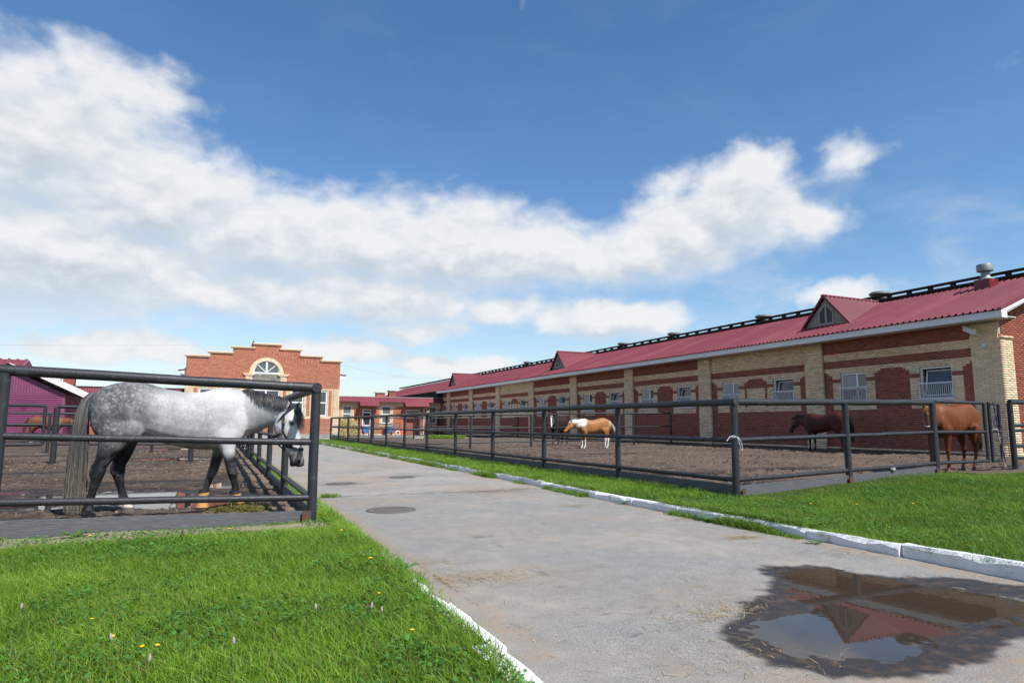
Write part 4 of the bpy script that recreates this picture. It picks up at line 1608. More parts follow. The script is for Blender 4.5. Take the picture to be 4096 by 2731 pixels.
# soffit, fascia and roof
EX, EZ, RX, RZ = 22.62, 4.86, 28.0, 6.87
SL = (RZ - EZ) / (RX - EX)
YV = Y0 - .52
m = MB()
seg = 3.0
y = YV
while y < YE:
    e = min(y + seg, YE)
    q = MB()
    q.bb(EX + .05, EX + .085, y + .002, e - .002, 4.61, 4.835)
    q.build('fascia_board', M_FASCIA, ST)
    q = MB()
    q.bb(EX + .09, XW - .02, y + .002, e - .002, 4.64, 4.66)
    q.build('soffit_panel', M_FASCIA, ST)
    y = e
for sgn in (0, 1):
    q = MB()
    if sgn == 0:
        q.prism([(EX + .04, 4.60), (EX + .04, EZ - .02), (EX + .34, EZ + .07), (EX + .34, 4.60)], 1, YV - .022, YV + .015)
        q.prism([(EX + .342, EZ + .07), (RX, RZ - .04), (RX, RZ - .15), (EX + .342, EZ - .04)], 1, YV - .02, YV + .015)
    else:
        q.prism([(2 * RX - EX - .04, EZ - .13), (2 * RX - EX - .04, EZ - .02), (RX, RZ - .04), (RX, RZ - .15)], 1, YV - .02, YV + .015)
    q.build('verge_board', M_FASCIA, ST)
m = MB()
m.prism([(EX + .1, 4.66), (EX + .1, 4.68), (RX, RZ - .13), (RX, RZ - .15)], 1, YV + .02, Y0 - .01)
m.build('verge_soffit', M_FASCIA, ST)


def corrugated(y0, y1, pitch, hgt, pf):
    """profile points along y: trapezoid ribs; pf(y, h, end) -> xyz"""
    pts = []
    n = int((y1 - y0) / pitch)
    p = (y1 - y0) / n
    for i in range(n):
        b = y0 + i * p
        pts += [(b, 0), (b + p * .58, 0), (b + p * .68, hgt), (b + p * .90, hgt)]
    pts.append((y1, 0))
    V = []
    for (yy, h) in pts:
        V.append(pf(yy, h, 0))
        V.append(pf(yy, h, 1))
    k = len(pts)
    F = []
    for i in range(k - 1):
        F += [2 * i, 2 * i + 2, 2 * i + 3, 2 * i + 1]
    return np.array(V), np.array(F)


roof = thing('roof', None, None)
roof.parent = ST
V, F = corrugated(YV, YE, .23, .052, lambda y, h, e: (EX - .03 if e == 0 else RX, y, (EZ - .01 if e == 0 else RZ) + h))
link('roof_sheet', np_mesh('roof_sheet', V, F, 4), M_ROOF, roof)
V, F = corrugated(YV, YE, .23, .052, lambda y, h, e: (2 * RX - EX + .03 if e == 0 else RX, y, (EZ - .01 if e == 0 else RZ) + h))
link('roof_sheet', np_mesh('roof_sheet', V, F[::-1], 4), M_ROOF, roof)
m = MB()
m.prism([(EX + .02, EZ - .03), (EX + .02, EZ + .05), (RX, RZ + .055), (RX, RZ - .02)], 1, YV - .03, YV + .09)
m.build('verge_trim', M_ROOF, roof)
m = MB()
m.prism([(EX + .1, EZ - .05), (RX, RZ - .02), (2 * RX - EX - .1, EZ - .05), (RX, RZ - .06)], 1, YV + .1, YE)
m.build('roof_underlay', M_DARK, roof)
# ridge ventilator: dark raised boards on short blocks
y = YV
while y < YE:
    e = min(y + 4.0, YE)
    q = MB()
    q.bb(RX - .32, RX - .02, y + .01, e - .01, RZ + .20, RZ + .265)
    q.bb(RX - .30, RX - .02, y + .01, e - .01, RZ - .02, RZ + .075)
    q.build('ridge_board', M_ROOFDK, roof)
    k = y + .4
    while k < e:
        q = MB()
        q.bb(RX - .26, RX - .1, k, k + .16, RZ + .077, RZ + .198)
        q.build('ridge_block', M_ROOFDK, roof)
        k += .95
    y = e


def roof_z(x):
    return EZ + (x - EX) * SL


def dormer(yc):
    D = thing('dormer', None, None)
    D.parent = ST
    xf, hw, za = 24.25, 1.22, 6.83
    zb = roof_z(xf) - .02
    ov = .16
    m = MB()
    m.prism([(yc - hw, zb), (yc + hw, zb), (yc, za - .1)], 0, xf, xf + .08)
    m.build('front', mat('weathered_boards', (.36, .335, .32), .85, .2, var=.35, vscale=9, bump=.6, bscale=40, stretch=(1, 1, 4)), D)
    # louvre boards on both sides of the window
    for s in (-1, 1):
        for i in range(8):
            z = zb + .06 + i * .085
            w = hw * (1 - (z - zb) / (za - .1 - zb)) - .08
            if w > .42:
                q = MB()
                q.box((xf - .015, yc + s * (.40 + (w - .40) / 2), z + .03), (.02, w - .42, .06), ry=R(-25))
                q.build('louvre_board', mat('weathered_boards'), D)
    win = thing('dormer_window', None, None)
    win.parent = D
    zt = za - .42
    for s in (-1, 1):
        q = MB()
        q.prism([(yc + s * .05, zb + .16), (yc + s * .32, zb + .16), (yc + s * .32, zb + .62), (yc + s * .05, zt - .05)], 0, xf - .012, xf - .004)
        q.build('pane', M_DULLGLASS, win)
        q = MB()
        q.prism([(yc + s * .32, zb + .10), (yc + s * .39, zb + .10), (yc + s * .39, zb + .66), (yc + s * .32, zb + .74)], 0, xf - .04, xf - .001)
        q.prism([(yc + s * .39, zb + .58), (yc + s * .39, zb + .70), (yc, zt + .10), (yc, zt - .02)], 0, xf - .045, xf - .041)
        q.build('casing', mat('weathered_boards'), win)
    q = MB()
    q.bb(xf - .04, xf - .001, yc - .045, yc + .045, zb + .10, zt + .05)
    q.bb(xf - .038, xf - .001, yc - .32, yc - .05, zb + .10, zb + .17)
    q.bb(xf - .038, xf - .001, yc + .05, yc + .32, zb + .10, zb + .17)
    q.build('mullion', mat('weathered_boards'), win)
    xe = EX + (za - EZ) / SL
    for s in (-1, 1):
        # roof slope of the dormer: ribs run from its ridge down to the main roof
        pts = []
        n = 15
        x0 = xf - ov
        V = []
        for i in range(n * 4 + 1):
            ph = i % 4
            t_ = (i // 4 + (0, .55, .65, .9)[ph]) / n if i < n * 4 else 1.0
            hgt = (0, 0, .05, .05)[ph] if i < n * 4 else 0
            x = x0 + (xe - x0) * t_
            nrm = Vector((0, s * (za - zb + .1), hw)).normalized() * hgt
            zlow = max(zb - .10, roof_z(x) - .0)
            tt = (za - zlow) / (za - (zb - .10))
            yl = yc + s * (hw + .12) * min(1, max(0.0, tt))
            V.append((x, yc + nrm.y, za + .03 + nrm.z))
            V.append((x, yl + nrm.y, zlow + nrm.z + .015))
        F = []
        for i in range(n * 4):
            F += [2 * i, 2 * i + 2, 2 * i + 3, 2 * i + 1]
        link('roof_slope', np_mesh('roof_slope', V, F, 4), M_ROOF, D)
        q = MB()
        q.prism([(yc, za + .05), (yc + s * (hw + .14), zb - .10), (yc + s * (hw + .04), zb - .10), (yc, za - .08)], 0, xf - ov - .02, xf - ov + .05)
        q.build('barge_board', mat('dark_red_trim', (.13, .018, .028), .5, .4), D)
    q = MB()
    q.prism([(yc - .12, za - .02), (yc, za + .06), (yc + .12, za - .02)], 0, xf - ov - .03, xe)
    q.build('ridge_cap', M_ROOF, D)


for yd in (20.0, 44.6, 69.4):
    dormer(yd)


def vent(y):
    t = thing('roof_vent', None, None)
    t.parent = ST
    x, z = RX + .25, RZ - .05
    m = MB()
    m.lathe([(.30, 0), (.30, .22), (.34, .24), (.34, .30)], (x, y, z), 18)
    m.build('collar', M_ZINC, t, True)
    m = MB()
    for k in range(8):
        a = k * math.pi / 4
        m.box((x + .29 * math.cos(a), y + .29 * math.sin(a), z + .37), (.02, .02, .16))
    m.build('strut_cage', M_ROOFDK, t)
    m = MB()
    m.lathe([(.42, .43), (.46, .46), (.45, .53), (.36, .585), (.05, .61)], (x, y, z), 22)
    m.build('cap', M_ZINC, t, True)


for yv in (20.3, 27.5, 35.5, 41.6, 58.5):
    vent(yv)
# round metal flue on a red plinth, near the gable
t = thing('flue', None, None)
t.parent = ST
x, y = 26.9, 14.9
m = MB()
m.box((x, y, 6.40), (.56, .56, .72))
m.build('plinth', mat('flue_plinth', (.16, .02, .03), .45, .45, var=.15, vscale=4), t)
m = MB()
m.lathe([(.30, 6.72), (.15, 6.90), (.145, 7.05), (.27, 7.10), (.28, 7.33), (.26, 7.36), (.05, 7.37)], (x, y, 0), 22)
m.build('pipe', M_ZINC, t, True)

# security camera and its box, mounted on the wall by the corner
M_CAMW = mat('camera_housing', (.66, .68, .66), .4, .4, var=.06, vscale=20)
t = thing('security_camera', 'white security camera on a bracket under the stable eave', 'camera', (0, 0, 0))
m = MB()
m.box((23.05, 13.42, 4.35), (.15, .50, .13), rz=R(-30), rx=R(22))
m.build('housing', M_CAMW, t)
m = MB()
m.box((23.05, 13.42, 4.43), (.18, .58, .02), rz=R(-30), rx=R(22))
m.build('sun_shield', M_CAMW, t)
m = MB()
m.tube([(23.36, 13.22, 4.18), (23.25, 13.25, 4.17), (23.12, 13.32, 4.28)], .02, 8)
m.lathe([(.07, 0), (.07, .02)], (23.36, 13.22, 4.15), 12)
m.build('bracket', M_CAMW, t, True)
m = MB()
m.tube([(23.34, 13.18, 4.15), (23.30, 13.14, 4.0), (23.33, 13.24, 3.95), (23.35, 13.16, 3.86)], .006, 6)
m.build('cable', M_CAMW, t, True)
t = thing('junction_box', 'small white junction box below the security camera', 'box')
m = MB()
m.bb(23.30, 23.365, 13.09, 13.21, 3.76, 3.88)
m.build('body', M_CAMW, t)
m = MB()
m.bb(23.288, 23.299, 13.10, 13.20, 3.77, 3.87)
m.build('lid', M_CAMW, t)

# ------------------------------------------------------------------ facades at the end of the yard
def facade(root, x0, nun, rows, zb, yf, code, unit=.13, course=.075, red=RED, yel=YEL, dep=.03):
    runs = lay(rows, nun, code, unit, zb, course)
    bx, kk = [], []
    for (u0, u1, z0, z1, c) in runs:
        j = random.uniform(-.003, .003)
        pr = .06 if c == 'p' else 0
        bx.append((x0 + u0, x0 + u1, yf - pr + j, yf + dep, z0, z1))
        kk.append('r' if c == 'r' else 'y')
    bx, kk = np.array(bx), np.array(kk)
    for cde, base, nm in (('r', red, 'red_bricks'), ('y', yel, 'yellow_bricks')):
        s = bx[kk == cde]
        if len(s):
            tag(link(nm, brick_mesh(nm, s, brick_tint(base, len(s))), M_BRICK, root), kind='stuff')
    m = MB()
    for r in range(rows):
        z = zb + (r + .5) * course
        u = 0
        while u < nun:
            if code(u, z) is None:
                u += 1
                continue
            e = u
            while e < nun and code(e, z) is not None:
                e += 1
            m.bb(x0 + u * unit, x0 + e * unit, yf + .012, yf + .2, z - course / 2, z + course / 2)
            u = e
    m.build('wall', M_MORTAR, root)


def pane_window(root, x0, x1, z0, z1, y, cols=1, rowz=(), name='window', fr=.075, glass=None):
    w = thing(name, None, None)
    w.parent = root
    m = MB()
    m.bb(x0, x0 + fr, y, y + .06, z0, z1)
    m.bb(x1 - fr, x1, y, y + .06, z0, z1)
    m.bb(x0 + fr, x1 - fr, y, y + .06, z1 - fr, z1)
    m.bb(x0 + fr, x1 - fr, y, y + .06, z0, z0 + fr)
    xs = [x0 + (x1 - x0) * k / cols for k in range(cols + 1)]
    for k in range(1, cols):
        m.bb(xs[k] - fr * .8, xs[k] + fr * .8, y, y + .06, z0 + fr, z1 - fr)
    zs = [z0] + list(rowz) + [z1]
    for k in range(cols):
        for z in rowz:
            m.bb(xs[k] + fr * .82, xs[k + 1] - fr * .82, y + .001, y + .06, z - fr * .6, z + fr * .6)
    m.build('frame', M_WHITEPAINT, w)
    for k in range(cols):
        for i in range(len(zs) - 1):
            p = MB()
            p.bb(xs[k] + fr * .5, xs[k + 1] - fr * .5, y + .03, y + .04, zs[i] + fr * .5, zs[i + 1] - fr * .5)
            p.build('pane', glass or M_GLASS, w)
    p = MB()
    p.bb(x0, x1, y + .07, y + .09, z0, z1)
    p.build('backing', M_DARK, w)
    return w


RED2 = np.array([.47, .185, .112])
YEL2 = np.array([.74, .57, .38])
M_BRICKP = mat('brick_pale', tuple(YEL2), .85, .25, var=.14, vscale=7, objrand=.12)
HX, HYF = -2.34, 57.9
HC = 3.71
HALL = thing('brick_hall', 'red brick hall with stepped gable and arched white window', 'building')
STEPS = [(1.05, 7.83), (2.70, 7.47), (4.42, 6.98), (6.06, 6.62)]


def hall_top(dx):
    for w, z in STEPS:
        if dx <= w:
            return z
    return 0


HWIN = [(2.65, 4.81), (5.75, 6.75), (7.78, 8.70), (2 * HC - 6.75, 2 * HC - 5.75), (2 * HC - 8.70, 2 * HC - 7.78)]


def hall_code(u, z):
    x = HX + (u + .5) * .13
    dx = abs(x - HC)
    if z > hall_top(dx) - .15:
        return None
    r = math.hypot(x - HC, z - 5.27)
    if z > 5.27 and r < 1.36:
        return None
    if 3.98 < z <= 5.27 and dx < 1.08:
        return None
    if 4.12 < z <= 5.27 and dx < 1.58:
        return 'p'
    if z > 4.12:
        return 'r'
    for a, b in HWIN:
        if a < x < b and 1.82 < z < 3.95:
            return None
    if dx > 5.5:
        return 'p'
    if z > 3.95 or 1.56 < z < 1.78:
        return 'y'
    if z < .3:
        return None
    if z < 1.56:
        return 'r'
    if abs(dx - 3.45) < .13 or abs(dx - 1.55) < .13 or abs(dx - 5.3) < .13:
        return 'r'
    return 'y'


facade(HALL, HX, 93, 104, 0.0, HYF, hall_code, red=RED2, yel=YEL2)
for k, (w, z) in enumerate(STEPS):
    inner = STEPS[k - 1][0] if k else None
    spans = [(-w, w)] if k == 0 else [(-w - .06, -inner - .0), (inner + .0, w + .06)]
    for (a, b) in spans:
        m = MB()
        m.bb(HC + a - .05, HC + b + .05, HYF - .10, HYF + .35, z - .15, z - .075)
        m.bb(HC + a - .10, HC + b + .10, HYF - .15, HYF + .38, z - .074, z)
        m.build('coping', M_BRICKP, HALL)
# arch of standing bricks
n = 32
for k in range(n):
    a0, a1 = math.pi * k / n + .006, math.pi * (k + 1) / n - .006
    m = MB()
    pl = [(HC + r_ * math.cos(a), 5.27 + r_ * math.sin(a)) for (r_, a) in ((1.08, a0), (1.36, a0), (1.36, a1), (1.08, a1))]
    m.prism(pl, 1, HYF - .05, HYF + .1)
    m.build('brick', M_BRICKP, HALL)
m = MB()
for s in (-1, 1):
    m.bb(HC + s * 1.35 - .45, HC + s * 1.35 + .45, HYF - .14, HYF + .02, 5.20, 5.275)
    m.bb(HC + s * 1.35 - .38, HC + s * 1.35 + .38, HYF - .11, HYF + .02, 5.12, 5.198)
m.build('impost', M_BRICKP, HALL)
# arched window
AW = thing('arched_window', None, None)
AW.parent = HALL
m = MB()
pl = [(HC + r_ * math.cos(a), 5.33 + r_ * math.sin(a)) for r_, sgn in ((1.06, 1), (.97, -1)) for a in ([math.pi * k / 24 for k in range(25)][::sgn])]
m.prism(pl, 1, HYF + .04, HYF + .1)
m.bb(HC - 1.06, HC + 1.06, HYF + .03, HYF + .1, 5.28, 5.40)
m.bb(HC - .07, HC + .07, HYF + .042, HYF + .1, 5.40, 6.30)
for s in (-1, 1):
    m.box((HC + s * .42, HYF + .07, 5.40 + .36), (.055, .04, .98), ry=s * R(48))
m.build('frame', M_WHITEPAINT, AW)
m = MB()
m.prism([(HC + 1.0 * math.cos(math.pi * k / 24), 5.35 + 1.0 * math.sin(math.pi * k / 24)) for k in range(25)], 1, HYF + .085, HYF + .09)
m.build('pane', mat('grey_glass', (.075, .09, .10), .06, .8), AW)
m = MB()
m.prism([(HC + 1.2 * math.cos(math.pi * k / 24), 5.3 + 1.2 * math.sin(math.pi * k / 24)) for k in range(25)], 1, HYF + .12, HYF + .2)
m.build('backing', M_DARK, AW)
# stone panel of irregular slabs
M_STONE = mat('grey_slate', (.20, .19, .155), .8, .3, var=.3, vscale=3, objrand=.25)
m = MB()
m.bb(HC - 1.08, HC + 1.08, HYF + .05, HYF + .2, 3.98, 5.27)
m.build('panel_mortar', mat('panel_grout', (.33, .31, .27), .9, .1), HALL)
nx, nz = 6, 4
gx = [[(HC - 1.06 + 2.12 * i / nx + (random.uniform(-.13, .13) if 0 < i < nx else 0), 4.0 + 1.24 * j / nz + (random.uniform(-.1, .1) if 0 < j < nz else 0)) for i in range(nx + 1)] for j in range(nz + 1)]
for j in range(nz):
    for i in range(nx):
        q = [gx[j][i], gx[j][i + 1], gx[j + 1][i + 1], gx[j + 1][i]]
        cx, cz = sum(p[0] for p in q) / 4, sum(p[1] for p in q) / 4
        q = [(cx + (p[0] - cx) * .93, cz + (p[1] - cz) * .92) for p in q]
        m = MB()
        m.prism(q, 1, HYF + .02 + random.uniform(0, .015), HYF + .06)
        m.build('stone', M_STONE, HALL)
for k, (a, b) in enumerate(HWIN):
    pane_window(HALL, a, b, 1.82, 3.95, HYF + .05, 2 if k == 0 else 1, (2.95,))
m = MB()
m.bb(HX - .05, 2 * HC - HX + .05, HYF - .1, HYF + .2, -.15, .3)
m.build('plinth', M_CONC, HALL)
m = MB()
m.bb(HX, HX + .25, HYF + .2, HYF + 12, -.1, 5.2)
m.bb(2 * HC - HX - .25, 2 * HC - HX, HYF + .2, HYF + 12, -.1, 5.2)
m.build('side_wall', M_BRICKR, HALL)
for s in (-1, 1):
    m = MB()
    x = HC + s * 6.06
    m.prism([(x, 5.0), (x + s * .45, 5.18), (x + s * .52, 5.4), (x, 5.62)], 1, HYF + .3, HYF + 14)
    m.build('eave', M_FASCIA, HALL)
m = MB()
for s in (-1, 1):
    x = HC + s * 6.62
    m.prism([(x, 5.36), (x, 5.42), (HC, 6.4), (HC, 6.34)], 1, HYF + .22, HYF + 14)
m.build('roof', M_ROOF, HALL)
m = MB()
m.lathe([(.16, 7.35), (.16, 7.75), (.0, 8.2)], (2.62, HYF + .9, 0), 8, caps=False)
m.build('finial', M_ROOF, HALL)


# low wings on both sides of the hall
def awning(root, x0, x1, y0, z0, y1, z1):
    V, F = corrugated(x0, x1, .2, .035, lambda x, h, e: (x, (y0 if e == 0 else y1) - h * .6, (z0 if e == 0 else z1) + h * .8))
    link('awning', np_mesh('awning', V, F[::-1], 4), M_ROOF, root)
    for x in (x0, x1 - .03):
        m = MB()
        m.prism([(y0, z0 - .02), (y1, z1 - .02), (y0, z1 - .02)], 0, x, x + .03)
        m.build('awning_cheek', M_ROOF, root)


WX, WYF = 9.4, 71.0
WING = thing('low_wing', 'low brick wing with red sheet awnings joining hall and stable', 'building')
WW = [(12.36, 13.30, 1.42, 3.10, 'w'), (14.47, 15.43, -.03, 2.74, 'd'), (16.58, 17.52, 1.24, 3.10, 'w'), (19.26, 20.87, -.03, 2.73, 'g'), (21.93, 22.82, 1.24, 3.10, 'w')]


def wing_code(u, z):
    x = WX + (u + .5) * .13
    for (a, b, z0, z1, k) in WW:
        if a < x < b and z0 < z < z1:
            return None
    if z > 3.1:
        return 'y'
    for (a, b, z0, z1, k) in WW:
        if k == 'w':
            if a - .32 < x < b + .32 and .95 < z:
                return 'r' if 2.62 < z < 2.78 else 'y'
            if a - .6 < x < b + .6 and z > 2.85:
                return 'y'
    if z < .1:
        return 'y'
    return 'r'


facade(WING, WX, int((23.36 - WX) / .13), 48, -.06, WYF, wing_code, red=RED2 * .92, yel=YEL2 * .95)
for (a, b, z0, z1, k) in WW:
    if k == 'w':
        pane_window(WING, a, b, z0, z1, WYF + .06, 1, (2.22,), glass=mat('pale_glass', (.12, .13, .13), .08, .7))
        m = MB()
        m.bb(a - .3, b + .3, WYF - .08, WYF + .05, z0 - .09, z0 - .03)
        m.build('sill', M_CONC, WING)
    elif k == 'd':
        d = pane_window(WING, a, b, z0, z1, WYF + .06, 1, (1.0, 2.4), name='door', fr=.11)
        m = MB()
        m.tube([(a + .12, WYF + .0, 1.0), (a + .2, WYF - .04, 1.05), (a + .2, WYF - .04, 1.3), (a + .12, WYF, 1.35)], .02, 6)
        m.build('handle', M_WHITEPAINT, d)
    else:
        d = thing('double_door', None, None)
        d.parent = WING
        m = MB()
        m.bb(a, a + .06, WYF - .01, WYF + .08, z0, z1)
        m.bb(b - .06, b, WYF - .01, WYF + .08, z0, z1)
        m.bb(a + .06, b - .06, WYF - .01, WYF + .08, z1 - .07, z1)
        m.build('frame', M_WHITEPAINT, d)
        m = MB()
        m.bb(a + .07, b - .07, WYF + .03, WYF + .05, 2.2, z1 - .08)
        m.build('transom', mat('tan_panel', (.30, .24, .17), .7, .2), d)
        m = MB()
        m.box((b - .02, WYF - .42, 1.07), (.05, .86, 2.15), rz=R(-14))
        m.build('door_leaf', mat('grey_leaf', (.30, .28, .25), .7, .3, var=.1), d)
        m = MB()
        m.bb(a + .06, b - .06, WYF + .35, WYF + .4, z0, 2.19)
        m.build('backing', M_DARK, d)
        m = MB()
        m.box((18.4, WYF - .03, 1.82), (.32, .02, .1))
        m.build('wall_plate', M_WHITEPAINT, WING)
m = MB()
m.bb(WX, 23.4, WYF + .3, WYF + 8, -.1, 4.0)
m.build('core', M_BRICKR, WING)
m = MB()
m.bb(23.2, 25.0, WYF + .06, WYF + .5, -.1, 4.2)
m.build('corner_wall', M_BRICKR, WING)
awning(WING, 11.3, 14.0, WYF - .12, 4.05, WYF - .62, 3.53)
awning(WING, 14.0, 16.1, WYF - .12, 4.05, WYF - 1.1, 3.08)
awning(WING, 16.1, 18.95, WYF - .12, 4.05, WYF - .62, 3.53)
awning(WING, 18.95, 21.7, WYF - .12, 4.05, WYF - 1.1, 3.08)
awning(WING, 21.7, 23.46, WYF - .12, 4.05, WYF - .62, 3.53)
m = MB()
m.bb(WX, 23.4, WYF - .12, WYF + 8, 4.03, 4.12)
m.bb(WX, 23.4, WYF - .1, WYF + .3, 3.54, 4.02)
m.build('flat_roof', M_CONC, WING)
for (x, w, h, cap) in ((16.68, .95, .48, .12), (18.0, .74, .72, .1)):
    c = thing('chimney', None, None)
    c.parent = WING
    m = MB()
    m.bb(x - w / 2, x + w / 2, WYF + 1.2, WYF + 1.9, 4.1, 4.1 + h)
    m.build('stack', M_BRICKR, c)
    m = MB()
    m.bb(x - w / 2 - cap, x + w / 2 + cap, WYF + 1.1, WYF + 2.0, 4.1 + h, 4.18 + h)
    m.build('cap', M_CONC, c)
M_DPIPE = mat('red_downpipe', (.17, .022, .03), .45, .4)
for x in (14.02, 21.62):
    m = MB()
    m.tube([(x, WYF - 1.0, 3.05), (x, WYF - .95, 2.85), (x - .25, WYF - .15, 2.3), (x - .25, WYF - .12, .1)], .05, 8)
    m.build('downpipe', M_DPIPE, WING, True)
m = MB()
m.tube([(21.2, WYF - .5, -.03), (21.2, WYF - .5, 2.9)], .045, 8)
m.build('white_pole', M_WHITEPAINT, WING)
# the stable's rear section seen over the wing
m = MB()
m.bb(XW - .6, GX1, YE + .35, 104, 3.6, 4.9)
m.build('clerestory', mat('dark_clerestory', (.03, .033, .036), .95, .1), ST)
V, F = corrugated(YE, 104, .23, .052, lambda y, h, e: (EX - .03 if e == 0 else RX, y, (EZ - .01 if e == 0 else RZ) + h))
link('roof_sheet', np_mesh('roof_sheet', V, F, 4), M_ROOF, roof)
y = YE
while y < 103:
    q = MB()
    q.bb(RX - .32, RX - .02, y + .01, y + 3.9, RZ + .1, RZ + .265)
    q.build('ridge_board', M_ROOFDK, roof)
    y += 4

LW = thing('low_wing', 'low wing with red roof edge and brick chimney behind the purple shed', 'building')
m = MB()
m.bb(-40, -2.4, 72.5, 80, -.1, 3.6)
m.build('wall', M_BRICKR, LW)
awning(LW, -40, -2.4, 72.4, 4.45, 71.9, 3.6)
m = MB()
m.bb(-40, -2.4, 72.38, 80, 4.44, 4.6)
m.build('flat_roof', M_ROOFDK, LW)
m = MB()
m.bb(-13.2, -12.3, 73, 73.8, 4.6, 5.55)
m.build('chimney', M_BRICKR, LW)
m = MB()
m.bb(-13.45, -12.05, 72.9, 73.9, 5.55, 5.8)
m.build('chimney_cap', M_CONC, LW)
t = thing('street_lamp', 'thin street lamp rising behind the low red roof', 'lamp')
m = MB()
m.tube([(-15.0, 82, 0), (-15.0, 82, 6.0), (-15.2, 82, 6.35), (-15.35, 82, 6.4)], .07, 8)
m.build('pole', M_ZINC, t, True)
m = MB()
m.ellipsoid((-15.5, 82, 6.45), (.3, .22, .2), 10, 6)
m.build('lamp_head', M_WHITEPAINT, t, True)

# ------------------------------------------------------------------ purple shed
M_PURP = mat('purple_siding', (.20, .055, .125), .45, .45, var=.12, vscale=1.5, col2=(.15, .022, .07), c2scale=.9, c2lo=.55, c2hi=.72)
SHED = thing('purple_shed', 'purple corrugated metal shed with sun glare painted on one roof slope in the left yard', 'shed')
sx1, sx0, sy, sd_, ez, apx, apz = -8.45, -14.2, 47.6, 9.0, 2.92, -11.3, 4.33
for i in range(24):
    z0 = -.05 + i * .122
    m = MB()
    m.prism([(sy, z0), (sy - .045, z0 + .03), (sy - .045, z0 + .085), (sy, z0 + .118)], 0, sx0, sx1)
    m.build('siding_board', M_PURP, SHED)
    m = MB()
    m.prism([(sx1 + .001, z0), (sx1 + .045, z0 + .03), (sx1 + .045, z0 + .085), (sx1 + .001, z0 + .118)], 1, sy + .05, sy + sd_)
    m.build('siding_board', M_PURP, SHED)
m = MB()
m.bb(sx0, sx1, sy, sy + sd_, -.1, ez - .05)
m.prism([(sx0, ez - .05), (sx1, ez - .05), (apx, apz - .02)], 1, sy + .02, sy + sd_)
m.build('wall', M_PURP, SHED)
V, F = [], []
n = 40
for i in range(n):
    a = sx0 + (sx1 - sx0) * i / n
    b = a + (sx1 - sx0) / n
    for k, (x, off) in enumerate(((a, 0), (a + (b - a) * .55, 0), (a + (b - a) * .65, -.04), (a + (b - a) * .9, -.04))):
        top = ez + (apz - ez) * (1 - abs(x - apx) / (apx - sx0 if x < apx else sx1 - apx))
        V += [(x, sy - .01 + off, ez - .03), (x, sy - .01 + off, max(top, ez - .02))]
F = []
for i in range(len(V) // 2 - 1):
    F += [2 * i, 2 * i + 2, 2 * i + 3, 2 * i + 1]
link('gable_cladding', np_mesh('gable_cladding', V, F, 4), M_PURP, SHED)
m = MB()
m.bb(sx1 - .12, sx1 + .05, sy - .055, sy + .1, -.05, ez - .04)
m.build('corner_trim', M_PURP, SHED)
V, F = corrugated(sy - .45, sy + sd_ + .4, .22, .03, lambda y, h, e: (-7.35 if e == 0 else apx, y, (2.68 if e == 0 else apz + .32) + h))
M_ROOFGLARE = mat('roof_sun_glare', (.62, .50, .50), .35, .5, var=.08, vscale=1)  # pale pink is sun glare painted into the right slope's colour
link('roof_sheet', np_mesh('roof_sheet', V, F, 4), M_ROOFGLARE, SHED)
V, F = corrugated(sy - .45, sy + sd_ + .4, .22, .03, lambda y, h, e: (2 * apx + 7.35 if e == 0 else apx, y, (2.68 if e == 0 else apz + .32) + h))
link('roof_sheet', np_mesh('roof_sheet', V, F[::-1], 4), M_ROOF, SHED)
V, F = corrugated(-19.5, -10.75, .42, .06, lambda x, h, e: (x, (sy - .2 if e == 0 else sy + 1.4) - h * .4, (4.35 if e == 0 else 5.02) + h))
link('raised_roof', np_mesh('raised_roof', V, F, 4), M_ROOF, SHED)
m = MB()
m.prism([(sy - .22, 4.30), (sy + 1.4, 4.98), (sy + 3.2, 4.3)], 0, -10.76, -10.68)
m.build('raised_roof_verge', mat('dark_red_trim'), SHED)

# ------------------------------------------------------------------ things by the low wing
M_HAY = mat('hay', attr=True, rough=.9, spec=.1)


